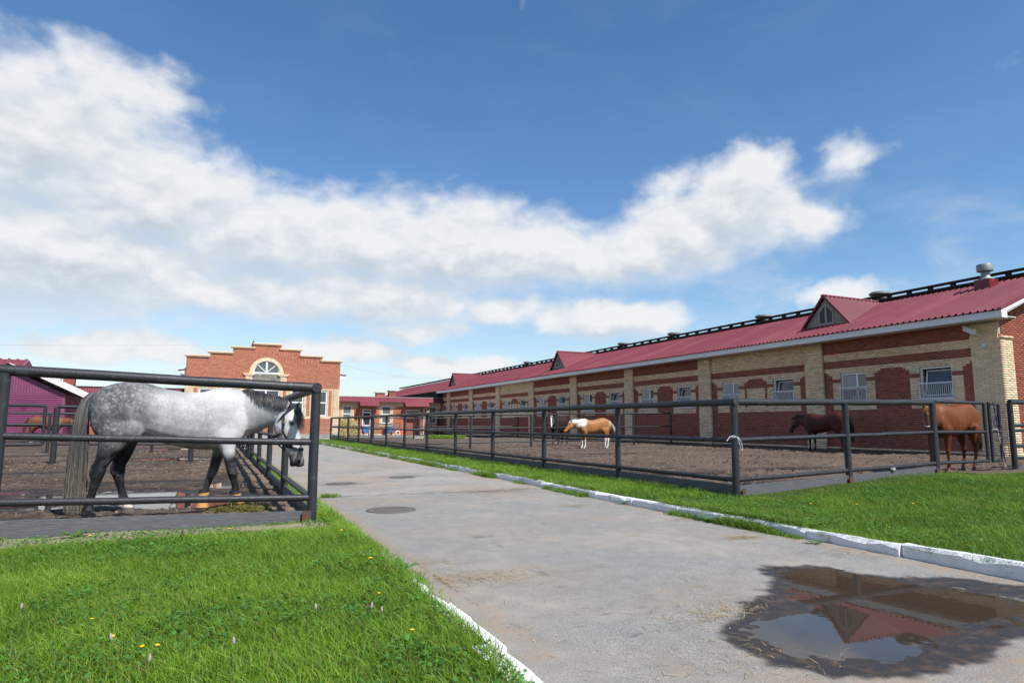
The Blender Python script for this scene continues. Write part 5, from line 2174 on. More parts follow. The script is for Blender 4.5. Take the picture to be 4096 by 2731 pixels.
def hay_heap(name, label, c, rx, ry, h, n, L, w, seed, tone):
    t = thing(name, label, 'hay', c)
    rg = np.random.default_rng(seed)
    m = MB()
    nu, nv = 40, 14
    vs, fs = [], []
    for i in range(nv + 1):
        ph = math.pi / 2 * i / nv
        for j in range(nu):
            th = 2 * math.pi * j / nu
            k = 1 + .16 * math.sin(th * 3 + seed) + .10 * math.sin(th * 7 + i) + random.uniform(-.05, .05)
            vs.append((rx * k * math.cos(th) * math.cos(ph) ** .55, ry * k * math.sin(th) * math.cos(ph) ** .55, h * math.sin(ph) * (.92 + .08 * math.sin(th * 5 + i * .7))))
    for i in range(nv):
        for j in range(nu):
            fs.append((i * nu + j, i * nu + (j + 1) % nu, (i + 1) * nu + (j + 1) % nu, (i + 1) * nu + j))
    m.col = tuple(.55 * np.array([.22, .175, .085]) * tone)
    m._add(vs, fs)
    m.build('hay_core', M_HAY, t)
    th = rg.uniform(0, 2 * np.pi, n)
    ph = np.arcsin(rg.uniform(0, 1, n))
    k = 1 + .16 * np.sin(th * 3 + seed)
    P0 = np.stack([rx * k * np.cos(th) * np.cos(ph) ** .55, ry * k * np.sin(th) * np.cos(ph) ** .55, h * np.sin(ph)], 1) * rg.uniform(.93, 1.04, (n, 1))
    d = rg.normal(0, 1, (n, 3)) * np.array([1, 1, .55]) + np.stack([np.cos(th), np.sin(th), -.5 + 0 * th], 1) * .6
    d /= np.linalg.norm(d, axis=1, keepdims=True)
    Ls = L * rg.uniform(.4, 1.2, n)
    tt = np.linspace(-.5, .5, 4)[None, :, None]
    P = P0[:, None, :] + d[:, None, :] * Ls[:, None, None] * tt
    P[:, :, 2] -= (tt[:, :, 0] ** 2) * Ls[:, None] * .8
    P[:, :, 2] = np.maximum(P[:, :, 2], .004)
    cc = np.array([[.31, .25, .12], [.24, .20, .09], [.17, .15, .06], [.40, .33, .18]])[rg.integers(0, 4, n)] * rg.uniform(.7, 1.2, (n, 1)) * tone
    V, F, C = ribbons(P, w * rg.uniform(.6, 1.3, n), None, cc)
    tag(link('hay_strands', np_mesh('hay_strands', V, F, 4, C), M_HAY, t), kind='stuff')
    return t


hay_heap('hay_heap', 'tall rounded heap of dry hay by the far fence', (10.75, 60.6, 0), 1.2, 1.1, 1.55, 9000, .5, .03, 3, 2.1)
hay_heap('hay_pile', 'small scattered pile of green hay below the grey horse head', (.36, 9.25, .02), .36, .2, .11, 1500, .2, .005, 5, np.array([.62, .72, .5]))

M_BLUE = mat('blue_tub', (.012, .19, .50), .35, .5, var=.12, vscale=5)
M_ORANGE = mat('orange_frame', (.75, .115, .02), .45, .4)
M_RUBBER = mat('rubber', (.02, .02, .02), .7, .3)


def wheelbarrow(label, loc, rz):
    t = thing('wheelbarrow', label, 'wheelbarrow', loc, rz, 'blue wheelbarrows leaning on the low wing')
    m = MB()    # tub seen from its underside, standing on end
    def ring(z, w, y):
        return [(-w / 2, y), (w / 2, y)]
    V = [(-.32, -.05, .25), (.32, -.05, .25), (.32, .3, .14), (-.32, .3, .14), (-.42, -.10, .92), (.42, -.10, .92), (.46, .34, 1.08), (-.46, .34, 1.08)]
    m._add(V, [(0, 1, 5, 4), (0, 4, 7, 3), (1, 2, 6, 5), (0, 3, 2, 1)])
    m.build('tub', M_BLUE, t)
    m = MB()
    m.tube([(-.42, -.10, .93), (.42, -.10, .93), (.46, .34, 1.09), (-.46, .34, 1.09), (-.42, -.10, .93)], .018, 6)
    m.build('rim', M_BLUE, t)
    for s in (-1, 1):
        m = MB()
        m.tube([(s * .10, -.18, .14), (s * .24, -.12, .5), (s * .30, -.14, .95), (s * .34, -.05, 1.45)], .02, 6)
        m.build('handle', M_ORANGE, t, True)
        m = MB()
        m.tube([(s * .22, -.12, .55), (s * .26, -.40, .48), (s * .20, -.40, .18), (s * .14, -.16, .2)], .018, 6)
        m.build('leg', M_ORANGE, t, True)
        m = MB()
        m.lathe([(.09, -.03), (.17, -.035), (.19, 0), (.17, .035), (.09, .03)], (0, 0, 0), 18)
        o = m.build('wheel', M_RUBBER, t, True)
        o.location = (s * .30, -.05, .19)
        o.rotation_euler = (0, R(90), 0)
    m = MB()
    m.tube([(-.22, -.40, .2), (.22, -.40, .2)], .018, 6)
    m.tube([(-.34, -.05, .19), (.34, -.05, .19)], .018, 6)
    m.build('crossbar', M_ORANGE, t)
    return t


wheelbarrow('blue wheelbarrow with orange frame upended before the white door', (14.75, 70.3, -.03), R(6))
wheelbarrow('blue wheelbarrow tipped sideways beneath the tall window', (17.25, 70.3, -.03), R(-32))
t = thing('broom', 'broom with a long wooden handle leaning by the white door', 'broom')
m = MB()
m.tube([(13.6, 69.9, 1.2), (14.35, 70.5, 1.95)], .022, 6)
m.tube([(13.2, 69.6, .3), (13.6, 69.9, 1.2)], .022, 6)
m.build('handle', mat('pale_wood', (.55, .40, .22), .7, .2), t)
m = MB()
m.box((13.15, 69.55, .15), (.35, .12, .3))
m.build('head', M_HAY if False else mat('bristle', (.25, .17, .07), .9, .1), t)
t = thing('shovel', 'orange shovel leaning against the wing between wheelbarrow and doorway', 'shovel')
m = MB()
m.tube([(18.72, 70.1, .3), (18.72, 70.75, 1.7)], .02, 6)
m.build('handle', M_ORANGE, t)
m = MB()
m.prism([(18.45, -.02), (18.99, -.02), (18.93, .36), (18.72, .44), (18.51, .36)], 1, 69.98, 70.02)
m.build('blade', M_ORANGE, t)
t = thing('wire_coil', 'coil of pale hose lying at the foot of the low wing', 'hose')
m = MB()
for k in range(3):
    m.tube([(18.15 + (.22 + .02 * k) * math.cos(a_), 69.9 + .05 * k, .2 + (.2 + .02 * k) * math.sin(a_)) for a_ in [j * .42 for j in range(16)]], .025, 6)
m.build('coil', M_WHITEPAINT, t)
t = thing('steel_profile', 'grey steel profile leaning in the corner by the stable wall', 'steel')
m = MB()
m.box((22.6, 69.6, 1.2), (.35, .1, 2.5), ry=R(3))
m.build('profile', M_PIPE, t)
t = thing('wire_rack', 'low wire rack standing against the brick hall', 'rack')
m = MB()
for z in (.15, .45, .75, .95):
    m.tube([(7.9, 57.2, z), (9.6, 57.2, z + .03)], .012, 5)
for x in (7.9, 8.75, 9.6):
    m.tube([(x, 57.2, -.03), (x, 57.2, 1.0)], .014, 5)
m.build('wire_frame', M_ZINC, t)

# overhead cables
M_CABLE = mat('black_cable', (.03, .03, .032), .6, .3)
t = thing('overhead_cable', 'thin overhead cable crossing the sky to the brick hall', 'cable')
m = MB()
m.tube([(-38 + 35.6 * k / 14, 66 - .5 * k, 8.2 - 2.0 * math.sin(math.pi * k / 14) * .35 - .05 * k) for k in range(15)], .004, 5)
m.build('wire', M_CABLE, t)
t = thing('overhead_cable', 'thin overhead cable sagging from the hall to the stable roof', 'cable')
m = MB()
m.tube([(9.8 + 16 * k / 14, 59 + .9 * k, 6.4 + .02 * k - 1.2 * math.sin(math.pi * k / 14) * .5) for k in range(15)], .004, 5)
m.build('wire', M_CABLE, t)

# one spruce tip behind the low wing
t = thing('spruce_tree', 'tip of a small green spruce rising behind the low wing', 'tree', (15.0, 92, 0))
m = MB()
m.tube([(0, 0, 0), (0, 0, 6.2)], .12, 8, r2=.02)
m.build('trunk', mat('bark', (.09, .06, .04), .9, .1), t)
n = 2600
z = RNG.uniform(1.0, 6.3, n)
a = RNG.uniform(0, 2 * np.pi, n)
rr = (6.4 - z) * .26 * RNG.uniform(.2, 1.05, n) + .03
P0 = np.stack([rr * np.cos(a), rr * np.sin(a), z - rr * .3], 1)
d = np.stack([np.cos(a) * .25, np.sin(a) * .25, .06 + 0 * a], 1)
tt = np.linspace(0, 1, 3)[None, :, None]
V, F, C = ribbons(P0[:, None, :] + d[:, None, :] * tt, .08, None, np.array([.04, .085, .025]) * RNG.uniform(.6, 1.4, (n, 1)))
link('crown', np_mesh('crown', V, F, 4, C), M_GRASS, t)

# ------------------------------------------------------------------ horses
def ring_pts(c, A, Bv, a, b, n=22, p=2.25):
    out = []
    for k in range(n):
        t = 2 * math.pi * k / n
        ct, st = math.cos(t), math.sin(t)
        x = a * math.copysign(abs(ct) ** (2 / p), ct)
        y = b * math.copysign(abs(st) ** (2 / p), st)
        out.append(Vector(c) + Vector(A) * x + Vector(Bv) * y)
    return out


def loft(m, rings):
    n = len(rings[0])
    vs = [v for r in rings for v in r]
    fs = []
    for i in range(len(rings) - 1):
        for j in range(n):
            fs.append((i * n + j, i * n + (j + 1) % n, (i + 1) * n + (j + 1) % n, (i + 1) * n + j))
    fs.append(tuple(range(n - 1, -1, -1)))
    fs.append(tuple(range((len(rings) - 1) * n, len(rings) * n)))
    m._add(vs, fs)


TORSO = [(-1.43, 1.40, 1.20, .075), (-1.385, 1.505, 1.10, .145), (-1.30, 1.585, 1.02, .215), (-1.15, 1.645, .98, .268), (-.97, 1.668, .965, .285), (-.78, 1.640, .935, .275),
         (-.58, 1.575, .875, .285), (-.38, 1.54, .825, .305), (-.18, 1.545, .795, .31), (.0, 1.60, .79, .285), (.10, 1.62, .80, .255), (.20, 1.60, .83, .235), (.31, 1.53, .90, .205), (.40, 1.42, 1.00, .16), (.45, 1.3, 1.1, .10)]
HIND = [(-1.07, 1.34, .24, .09), (-1.08, 1.20, .285, .12), (-1.09, 1.06, .265, .125), (-1.09, .95, .205, .108), (-1.13, .82, .145, .088), (-1.18, .70, .10, .066), (-1.225, .60, .078, .052), (-1.245, .53, .076, .05),
        (-1.24, .45, .053, .038), (-1.23, .33, .040, .031), (-1.22, .245, .042, .034), (-1.215, .20, .05, .04), (-1.18, .135, .038, .034), (-1.155, .085, .050, .045), (-1.14, .03, .064, .055), (-1.13, 0, .070, .06)]
FORE = [(.20, 1.36, .13, .06), (.19, 1.18, .18, .09), (.17, 1.02, .165, .105), (.14, .90, .125, .098), (.13, .80, .095, .078), (.135, .68, .075, .062), (.14, .57, .056, .047), (.145, .49, .057, .050), (.142, .43, .043, .038),
        (.14, .33, .037, .030), (.142, .24, .039, .032), (.15, .195, .048, .038), (.175, .135, .036, .033), (.195, .085, .049, .045), (.21, .03, .063, .056), (.215, 0, .069, .06)]


def bend_leg(base, zs, xs, ztop):
    """shift a leg's x so that it passes through xs at heights zs (piecewise), untouched above ztop"""
    out = []
    zz = list(zs) + [ztop]
    bx = [np.interp(z, [q[1] for q in base][::-1], [q[0] for q in base][::-1]) for z in zs]
    dx = [x - b for x, b in zip(xs, bx)] + [0.0]
    for (x, z, ra, rl) in base:
        out.append((x + float(np.interp(z, zz, dx)), z, ra, rl))
    return out


def make_horse(name, label, loc, heading, sc, neck, head, coat, legs=None, vox=.02, mane=None, tail=None, halter=None, boots=False, ears=(.5, .35), eye=True, matl=None, forelock=None, hair_col=None):
    H = thing(name, label, 'horse', loc, heading)
    H.scale = (sc, sc, sc)
    legs = legs or {}
    m = MB()
    loft(m, [ring_pts((x, 0, (t + b) / 2), (0, 1, 0), (0, 0, 1), w, (t - b) / 2) for (x, t, b, w) in TORSO])
    for key, base, y in (('hr', HIND, -1), ('hl', HIND, 1), ('fr', FORE, -1), ('fl', FORE, 1)):
        L = legs.get(key, base)
        yo = .15 if key[0] == 'h' else .165
        rings = []
        for (x, z, ra, rl) in L:
            yy = y * (yo - .035 * sstep(1.0, 1.35, z))
            rings.append(ring_pts((x, yy, z), (1, 0, 0), (0, 1, 0), ra, rl, 18, 2.15))
        loft(m, rings)
        # hock point / knee shape
        if key[0] == 'h':
            hx = np.interp(.57, [q[1] for q in L][::-1], [q[0] for q in L][::-1])
            m.ellipsoid((hx - .045, y * yo, .58), (.045, .035, .075), 12, 8)
            fx = np.interp(.2, [q[1] for q in L][::-1], [q[0] for q in L][::-1])
            m.ellipsoid((fx - .028, y * yo, .19), (.033, .033, .035), 10, 7)
        else:
            fx = np.interp(.2, [q[1] for q in L][::-1], [q[0] for q in L][::-1])
            m.ellipsoid((fx - .026, y * yo, .185), (.032, .032, .035), 10, 7)
    for s in (-1, 1):
        m.ellipsoid((.25, s * .165, 1.12), (.14, .085, .23), 14, 10)
        m.ellipsoid((.08, s * .195, 1.0), (.12, .075, .13), 12, 9)
        m.ellipsoid((-.02, s * .20, 1.27), (.13, .07, .2), 12, 9)
        m.ellipsoid((-1.2, s * .15, 1.22), (.2, .12, .3), 14, 10)
        m.ellipsoid((-.93, s * .2, 1.07), (.13, .09, .17), 12, 9)
    # neck
    nk = [Vector(q[:3]) for q in neck]
    rings = []
    crest, sides = [], []
    for i, q in enumerate(neck):
        t = (nk[min(i + 1, len(nk) - 1)] - nk[max(i - 1, 0)]).normalized()
        side = Vector((0, 0, 1)).cross(t).normalized()
        u = t.cross(side).normalized()
        rings.append(ring_pts(q[:3], side, u, q[4], q[3], 22, 2.1))
        crest.append(Vector(q[:3]) + u * q[3])
        sides.append((side, u, q[3], q[4]))
    loft(m, rings)
    # head
    P0 = Vector(head['p'])
    h = Vector((math.cos(head['yaw']), math.sin(head['yaw']), 0))
    a = (h * math.cos(head['pitch']) + Vector((0, 0, -1)) * math.sin(head['pitch'])).normalized()
    side = Vector((0, 0, 1)).cross(h).normalized()      # left of the head
    f = a.cross(side).normalized()
    if f.dot(h) + f.z < 0:
        f = -f
    hk = head.get('k', 1.0)
    HS = [(-.05, .075, .06), (0.0, .105, .082), (.07, .128, .098), (.15, .150, .108), (.22, .150, .104), (.30, .128, .088), (.38, .104, .072), (.46, .088, .062), (.53, .083, .060), (.59, .080, .060), (.635, .066, .054), (.665, .038, .036)]
    a = a * hk
    f = f * hk
    side = side * hk
    rings = []
    for (t, d, w) in HS:
        c = P0 + a * t + f * (.085 - d) * (1 if t < .6 else 1.0)
        rings.append(ring_pts(c, side, f, w, d, 22, 2.2))
    loft(m, rings)
    for s in (-1, 1):
        m.ellipsoid(tuple(P0 + a * .19 + f * -.06 + side * s * .055), (.085, .06, .085), 12, 9)      # cheek
        m.ellipsoid(tuple(P0 + a * .13 + f * .045 + side * s * .072), (.04, .04, .035), 10, 7)      # brow
        m.ellipsoid(tuple(P0 + a * .585 + f * .045 + side * s * .036), (.035, .032, .045), 10, 7)      # nostril
    m.ellipsoid(tuple(P0 + a * .615 + f * -.05), (.045, .042, .04), 10, 7)      # chin
    me = m.mesh('tmp')
    tmp = bpy.data.objects.new('tmp', me)
    COL.objects.link(tmp)
    md = tmp.modifiers.new('r', 'REMESH')
    md.mode = 'VOXEL'
    md.voxel_size = vox
    md.use_smooth_shade = True
    sm = tmp.modifiers.new('s', 'SMOOTH')
    sm.factor = .5
    sm.iterations = 5 if vox < .016 else 4
    dg = bpy.context.evaluated_depsgraph_get()
    body = bpy.data.meshes.new_from_object(tmp.evaluated_get(dg))
    bpy.data.objects.remove(tmp)
    n = len(body.vertices)
    co = np.empty(n * 3, np.float32)
    body.vertices.foreach_get('co', co)
    co = co.reshape(-1, 3).astype(float)
    # head-relative coordinates for markings
    d0 = co - np.array(P0)
    ht = d0 @ np.array(a) / hk ** 2
    hf = d0 @ np.array(f) / hk ** 2
    hs = d0 @ np.array(side) / hk ** 2
    ishead = (np.linalg.norm(d0 - ht[:, None] * np.array(a), axis=1) < .2) & (ht > -.02) & (ht < .75)
    col = coat(co, ht, hf, hs, ishead)
    # hooves
    hoof = co[:, 2] < .075
    col[hoof, :3] = np.array([.10, .085, .07]) if not isinstance(coat, tuple) else col[hoof, :3]
    at = body.color_attributes.new('Col', 'FLOAT_COLOR', 'POINT')
    at.data.foreach_set('color', np.ascontiguousarray(col, np.float32).ravel())
    body.polygons.foreach_set('use_smooth', np.ones(len(body.polygons), bool))
    body.materials.clear()
    body.materials.append(matl or M_COAT)
    body.name = 'body'
    link('body', body, None, H)
    # ears
    for s in (-1, 1):
        q = MB()
        base = P0 + a * .005 + f * .02 + side * s * .052
        ed = (-a * ears[0] + f * ears[1] + side * s * .28).normalized()
        e2 = (side * s - ed * ed.dot(side * s)).normalized()
        e3 = ed.cross(e2)
        vs, fs = [], []
        for i, (t, w) in enumerate([(0, .034), (.03, .04), (.07, .041), (.105, .03), (.135, .014), (.15, .002)]):
            for k in range(8):
                an = 2 * math.pi * k / 8
                vs.append(base + ed * t + e2 * (w * math.cos(an)) + e3 * (w * .55 * math.sin(an)))
            if i:
                for k in range(8):
                    fs.append(((i - 1) * 8 + k, (i - 1) * 8 + (k + 1) % 8, i * 8 + (k + 1) % 8, i * 8 + k))
        q.col = tuple(head.get('earcol', (.1, .05, .03)))
        q._add(vs, fs)
        q.build('ear', M_HAIR, H, True)
        q = MB()
        ec = P0 + a * .155 + f * .048 + side * s * .092
        q.ellipsoid(tuple(ec), (.019, .019, .019), 12, 8)
        q.build('eye', M_EYE, H, True)
        q = MB()
        q.ellipsoid(tuple(P0 + a * .605 + f * .055 + side * s * .055), (.014, .014, .022), 10, 6)
        q.build('nostril', M_DARK, H, True)
    hc = np.array(hair_col if hair_col is not None else (.02, .016, .014))
    rg = np.random.default_rng(len(name) + int(abs(loc[1]) * 10))
    # mane
    if mane:
        ln, nst, sd = mane['len'], mane['n'], mane['side']
        t0 = mane.get('t0', .25)
        us = rg.uniform(t0, 1, nst) * (len(neck) - 1)
        P = []
        for uu in us:
            i = min(int(uu), len(neck) - 2)
            fr = uu - i
            c = np.array(Vector(neck[i][:3]).lerp(Vector(neck[i + 1][:3]), fr))
            hh = neck[i][3] * (1 - fr) + neck[i + 1][3] * fr
            hw = neck[i][4] * (1 - fr) + neck[i + 1][4] * fr
            side_v = np.array(sides[i][0].lerp(sides[i + 1][0], fr))
            up_v = np.array(sides[i][1].lerp(sides[i + 1][1], fr))
            L = ln * rg.uniform(.45, 1.15) * (1.0 if uu < len(neck) - 1.3 else .8) * (.45 + .55 * min(1.0, (uu / (len(neck) - 1) - t0) / .25))
            fwd = rg.normal(.02, .025)
            pts = []
            for k in range(6):
                s_ = k / 5
                ang = min(1.9, s_ * L / (hh * .75 + .05))
                lift = .002 + .010 * math.sin(s_ * 3.1) + rg.uniform(0, .010)
                tdir = np.array((nk[i + 1] - nk[i]).normalized())
                pts.append(c + up_v * (hh + lift) * math.cos(ang) + side_v * sd * (hw + lift + .01) * math.sin(ang) + tdir * fwd * s_ * 1.6)
            P.append(pts)
        cc = hc[None, :] * rg.uniform(.55, 1.5, (nst, 1)) * (1 if not mane.get('mix') else 1)
        if mane.get('mix') is not None:
            mk = rg.uniform(0, 1, nst) < .25
            cc[mk] = np.array(mane['mix'])
        nr = np.tile(np.array([0, sd * 1.0, .35]), (nst, 1))
        V, F, C = ribbons(np.array(P), .008 * rg.uniform(.6, 1.5, nst), nr, cc)
        link('mane', np_mesh('mane', V, F, 4, C), M_HAIR, H)
    if forelock:
        nst = forelock['n']
        P = []
        for _ in range(nst):
            s0 = rg.normal(0, .025)
            L = forelock['len'] * rg.uniform(.6, 1.1)
            pts = []
            for k in range(5):
                t = k / 4
                pts.append(np.array(P0 + a * (-.03 + t * L) + f * (.10 + .014 * math.sin(t * 3)) + side * (s0 * (1 + t * 1.2) + forelock.get('shift', 0) * t)))
            P.append(pts)
        V, F, C = ribbons(np.array(P), .008 * rg.uniform(.6, 1.4, nst), np.tile(np.array(f), (nst, 1)), hc[None, :] * rg.uniform(.5, 1.4, (nst, 1)))
        link('forelock', np_mesh('forelock', V, F, 4, C), M_HAIR, H)
    # tail
    if tail:
        nst = tail['n']
        path = np.array(tail['path'], float)        # x, y, z, spread
        P, CC = [], []
        k = 12
        ts = np.linspace(0, 1, k)
        seg = np.linspace(0, 1, len(path))
        for _ in range(nst):
            r = math.sqrt(rg.uniform(0, 1))
            an = rg.uniform(0, 2 * np.pi)
            end = rg.uniform(.72, 1.0) if rg.uniform() < .5 else rg.uniform(.9, 1.0)
            tt = ts * end
            px = np.interp(tt, seg, path[:, 0])
            py = np.interp(tt, seg, path[:, 1])
            pz = np.interp(tt, seg, path[:, 2])
            sp = np.interp(tt, seg, path[:, 3])
            wob = np.sin(tt * rg.uniform(4, 9) + rg.uniform(0, 6)) * .012
            P.append(np.stack([px + r * math.cos(an) * sp + wob, py + r * math.sin(an) * sp * .75, pz + rg.normal(0, .01)], 1))
            c0, c1, c2 = [np.array(c) for c in tail['cols']]
            w1 = np.clip(tt * 2, 0, 1)[:, None]
            w2 = np.clip(tt * 2 - 1, 0, 1)[:, None]
            CC.append((c0 * (1 - w1) + c1 * w1 * (1 - w2) + c2 * w2) * rg.uniform(.55, 1.35))
        V, F, C = ribbons(np.array(P), (.010 if nst < 1000 else .0055) * rg.uniform(.6, 1.5, nst), None, np.array(CC))
        link('tail', np_mesh('tail', V, F, 4, C), M_HAIR, H)
    # halter
    if halter:
        hm = halter['mat']
        def band(t, w, extra, name_, tilt=0.0):
            rr = []
            for dt in (-w / 2, w / 2):
                tt_ = t + dt
                d = float(np.interp(tt_, [q[0] for q in HS], [q[1] for q in HS])) + extra
                ww = float(np.interp(tt_, [q[0] for q in HS], [q[2] for q in HS])) + extra
                c = P0 + a * tt_ + f * (.085 - d + extra)
                pts = ring_pts(c, side, f, ww, d, 30, 2.2)
                pts = [p + a * tilt * (p - c).dot(f) for p in pts]
                rr.append(pts)
            q = MB()
            nn = 30
            q._add(rr[0] + rr[1], [(j, (j + 1) % nn, nn + (j + 1) % nn, nn + j) for j in range(nn)])
            q.build(name_, hm, H, True)
        ex = .012
        band(.43, .035, ex, 'halter_noseband', .35)
        band(.05, .030, ex + .006, 'halter_crown', -.55)
        for s in (-1, 1):
            q = MB()
            p_a = P0 + a * .03 + f * -.02 + side * s * .112
            p_b = P0 + a * .24 + f * -.055 + side * s * .122
            p_c = P0 + a * .34 + f * -.03 + side * s * .098
            p_d = P0 + a * .43 + f * .01 + side * s * .082
            for (u_, v_) in ((p_a, p_b), (p_b, p_c), (p_c, p_d)):
                dirv = (v_ - u_).normalized()
                wv = dirv.cross(side).normalized() * .014
                ov = side * s * .006
                q._add([u_ - wv, u_ + wv, v_ + wv, v_ - wv, u_ - wv + ov, u_ + wv + ov, v_ + wv + ov, v_ - wv + ov],
                       [(0, 1, 2, 3), (4, 7, 6, 5), (0, 4, 5, 1), (1, 5, 6, 2), (2, 6, 7, 3), (3, 7, 4, 0)])
            q.build('halter_cheekpiece', hm, H)
            q = MB()
            q.tube([tuple(p_b + (a * math.cos(x_) + f * math.sin(x_)) * .022 + side * s * .010) for x_ in [j * .7 for j in range(10)]], .0045, 6)
            q.build('halter_ring', M_BRASS, H, True)
            q = MB()
            q.tube([tuple(p_a + a * .09 + (a * .028 * math.cos(x_) + f * .02 * math.sin(x_)) + side * s * .012) for x_ in [j * .7 for j in range(10)]], .0045, 6)
            q.build('halter_buckle', M_BRASS, H, True)
        q = MB()
        pts = []
        for j in range(9):
            s_ = -1 + j / 4
            pts.append(tuple(P0 + a * (.25 + .02 * (1 - s_ * s_)) + f * (-.06 - .185 * (1 - abs(s_) ** 2.2)) + side * s_ * .118))
        q.tube(pts, .011, 6)
        q.build('halter_throatlatch', hm, H, True)
        q = MB()
        q.tube([tuple(P0 + a * .26 + f * -.245), tuple(P0 + a * .36 + f * -.20), tuple(P0 + a * .44 + f * -.13)], .010, 6)
        q.build('halter_chin_strap', hm, H, True)
    if boots:
        for key, y in (('fr', -1), ('fl', 1)):
            L = legs.get(key, FORE)
            def cx(z):
                return float(np.interp(z, [q[1] for q in L][::-1], [q[0] for q in L][::-1]))
            def rad(z):
                return float(np.interp(z, [q[1] for q in L][::-1], [q[2] for q in L][::-1]))
            q = MB()
            loft(q, [ring_pts((cx(z) - .008, y * .165, z), (1, 0, 0), (0, 1, 0), rad(z) + .012, rad(z) * .88 + .012, 16, 2.1) for z in (.035, .07, .12, .16, .2, .24)])
            q.build('boot', M_BOOT, H, True)
            q = MB()
            loft(q, [ring_pts((cx(z) - .014, y * .165, z), (1, 0, 0), (0, 1, 0), rad(z) + .017, rad(z) * .88 + .016, 16, 2.1) for z in (.225, .245, .265)])
            q.build('boot_cuff', M_RUBBER, H, True)
            q = MB()
            q.box((cx(.16) - rad(.16) - .012, y * .165, .15), (.02, .05, .2), ry=R(6))
            q.build('boot_strap', M_RUBBER, H)
    return H


def coat_material(name, dapple):
    m = bpy.data.materials.new(name)
    m.use_nodes = True
    q = NT(m.node_tree)
    b = m.node_tree.nodes['Principled BSDF']
    a = q.n('ShaderNodeVertexColor')
    a.layer_name = 'Col'
    tc = q.n('ShaderNodeTexCoord')
    c = a.outputs[0]
    pos = tc.outputs['Object']
    if dapple:
        wn = q.n('ShaderNodeTexNoise')
        wn.inputs['Scale'].default_value = 7
        q.l(pos, wn.inputs['Vector'])
        wv = q.v('ADD', pos, q.v('MULTIPLY', q.v('SUBTRACT', wn.outputs['Color'], (.5, .5, .5)), (.17, .17, .17)))
        vo = q.n('ShaderNodeTexVoronoi', feature='SMOOTH_F1')
        vo.inputs['Scale'].default_value = 19
        vo.inputs['Smoothness'].default_value = .5
        vo.inputs['Randomness'].default_value = .9
        q.l(wv, vo.inputs['Vector'])
        vo2 = q.n('ShaderNodeTexVoronoi', feature='SMOOTH_F1')
        vo2.inputs['Scale'].default_value = 34
        vo2.inputs['Smoothness'].default_value = .5
        q.l(wv, vo2.inputs['Vector'])
        spot = q.m('MULTIPLY', q.smooth(vo.outputs['Distance'], .66, .02), .85)
        spot2 = q.smooth(vo2.outputs['Distance'], .60, .05)
        spots = q.m('MAXIMUM', spot, q.m('MULTIPLY', spot2, .6))
        nz = q.noise(pos, 4.5, 5, .6)
        amt = q.m('MULTIPLY', q.m('MULTIPLY', spots, a.outputs[1]), q.smooth(nz, .30, .62))
        c = q.mix(amt, c, (.50, .50, .51, 1))
        fine = q.noise(q.v('MULTIPLY', pos, (1, 1, 1)), 55, 4, .75)
        f = q.m('ADD', q.m('MULTIPLY', q.m('SUBTRACT', fine, .5), .75), 1.0)
        hs = q.n('ShaderNodeHueSaturation')
        q.l(f, hs.inputs['Value'])
        q.l(c, hs.inputs['Color'])
        c = hs.outputs[0]
    else:
        fine = q.noise(pos, 5, 5, .65)
        f = q.m('ADD', q.m('MULTIPLY', q.m('SUBTRACT', fine, .5), .5), 1.0)
        hs = q.n('ShaderNodeHueSaturation')
        q.l(f, hs.inputs['Value'])
        q.l(c, hs.inputs['Color'])
        c = hs.outputs[0]
    q.l(c, b.inputs['Base Color'])
    b.inputs['Roughness'].default_value = .52
    b.inputs['Specular IOR Level'].default_value = .22
    bn = q.n('ShaderNodeBump')
    bn.inputs['Strength'].default_value = .8
    bn.inputs['Distance'].default_value = .012
    q.l(q.m('ADD', q.noise(q.v('MULTIPLY', pos, (1, 1, .45)), 7, 3, .5), q.m('MULTIPLY', q.noise(q.v('MULTIPLY', pos, (1, 1, .5)), 38, 5, .7), .28)), bn.inputs['Height'])
    q.l(bn.outputs[0], b.inputs['Normal'])
    return m


M_COAT = coat_material('horse_coat', False)
M_DAPPLE = coat_material('dapple_coat', True)
M_HAIR = mat('horse_hair', attr=True, rough=.55, spec=.25)
M_EYE = mat('horse_eye', (.012, .007, .004), .08, .8)
M_BRASS = mat('brass', (.55, .42, .18), .3, .5, metal=.9)
M_NAVY = mat('navy_webbing', (.018, .022, .038), .7, .3, var=.2, vscale=40)
M_TACKW = mat('pale_webbing', (.55, .55, .58), .7, .3)
M_BOOT = mat('tan_boot', (.46, .23, .075), .5, .4, var=.18, vscale=12)


def mixc(a, b, w):
    return a * (1 - w[:, None]) + np.asarray(b)[None, :] * w[:, None]


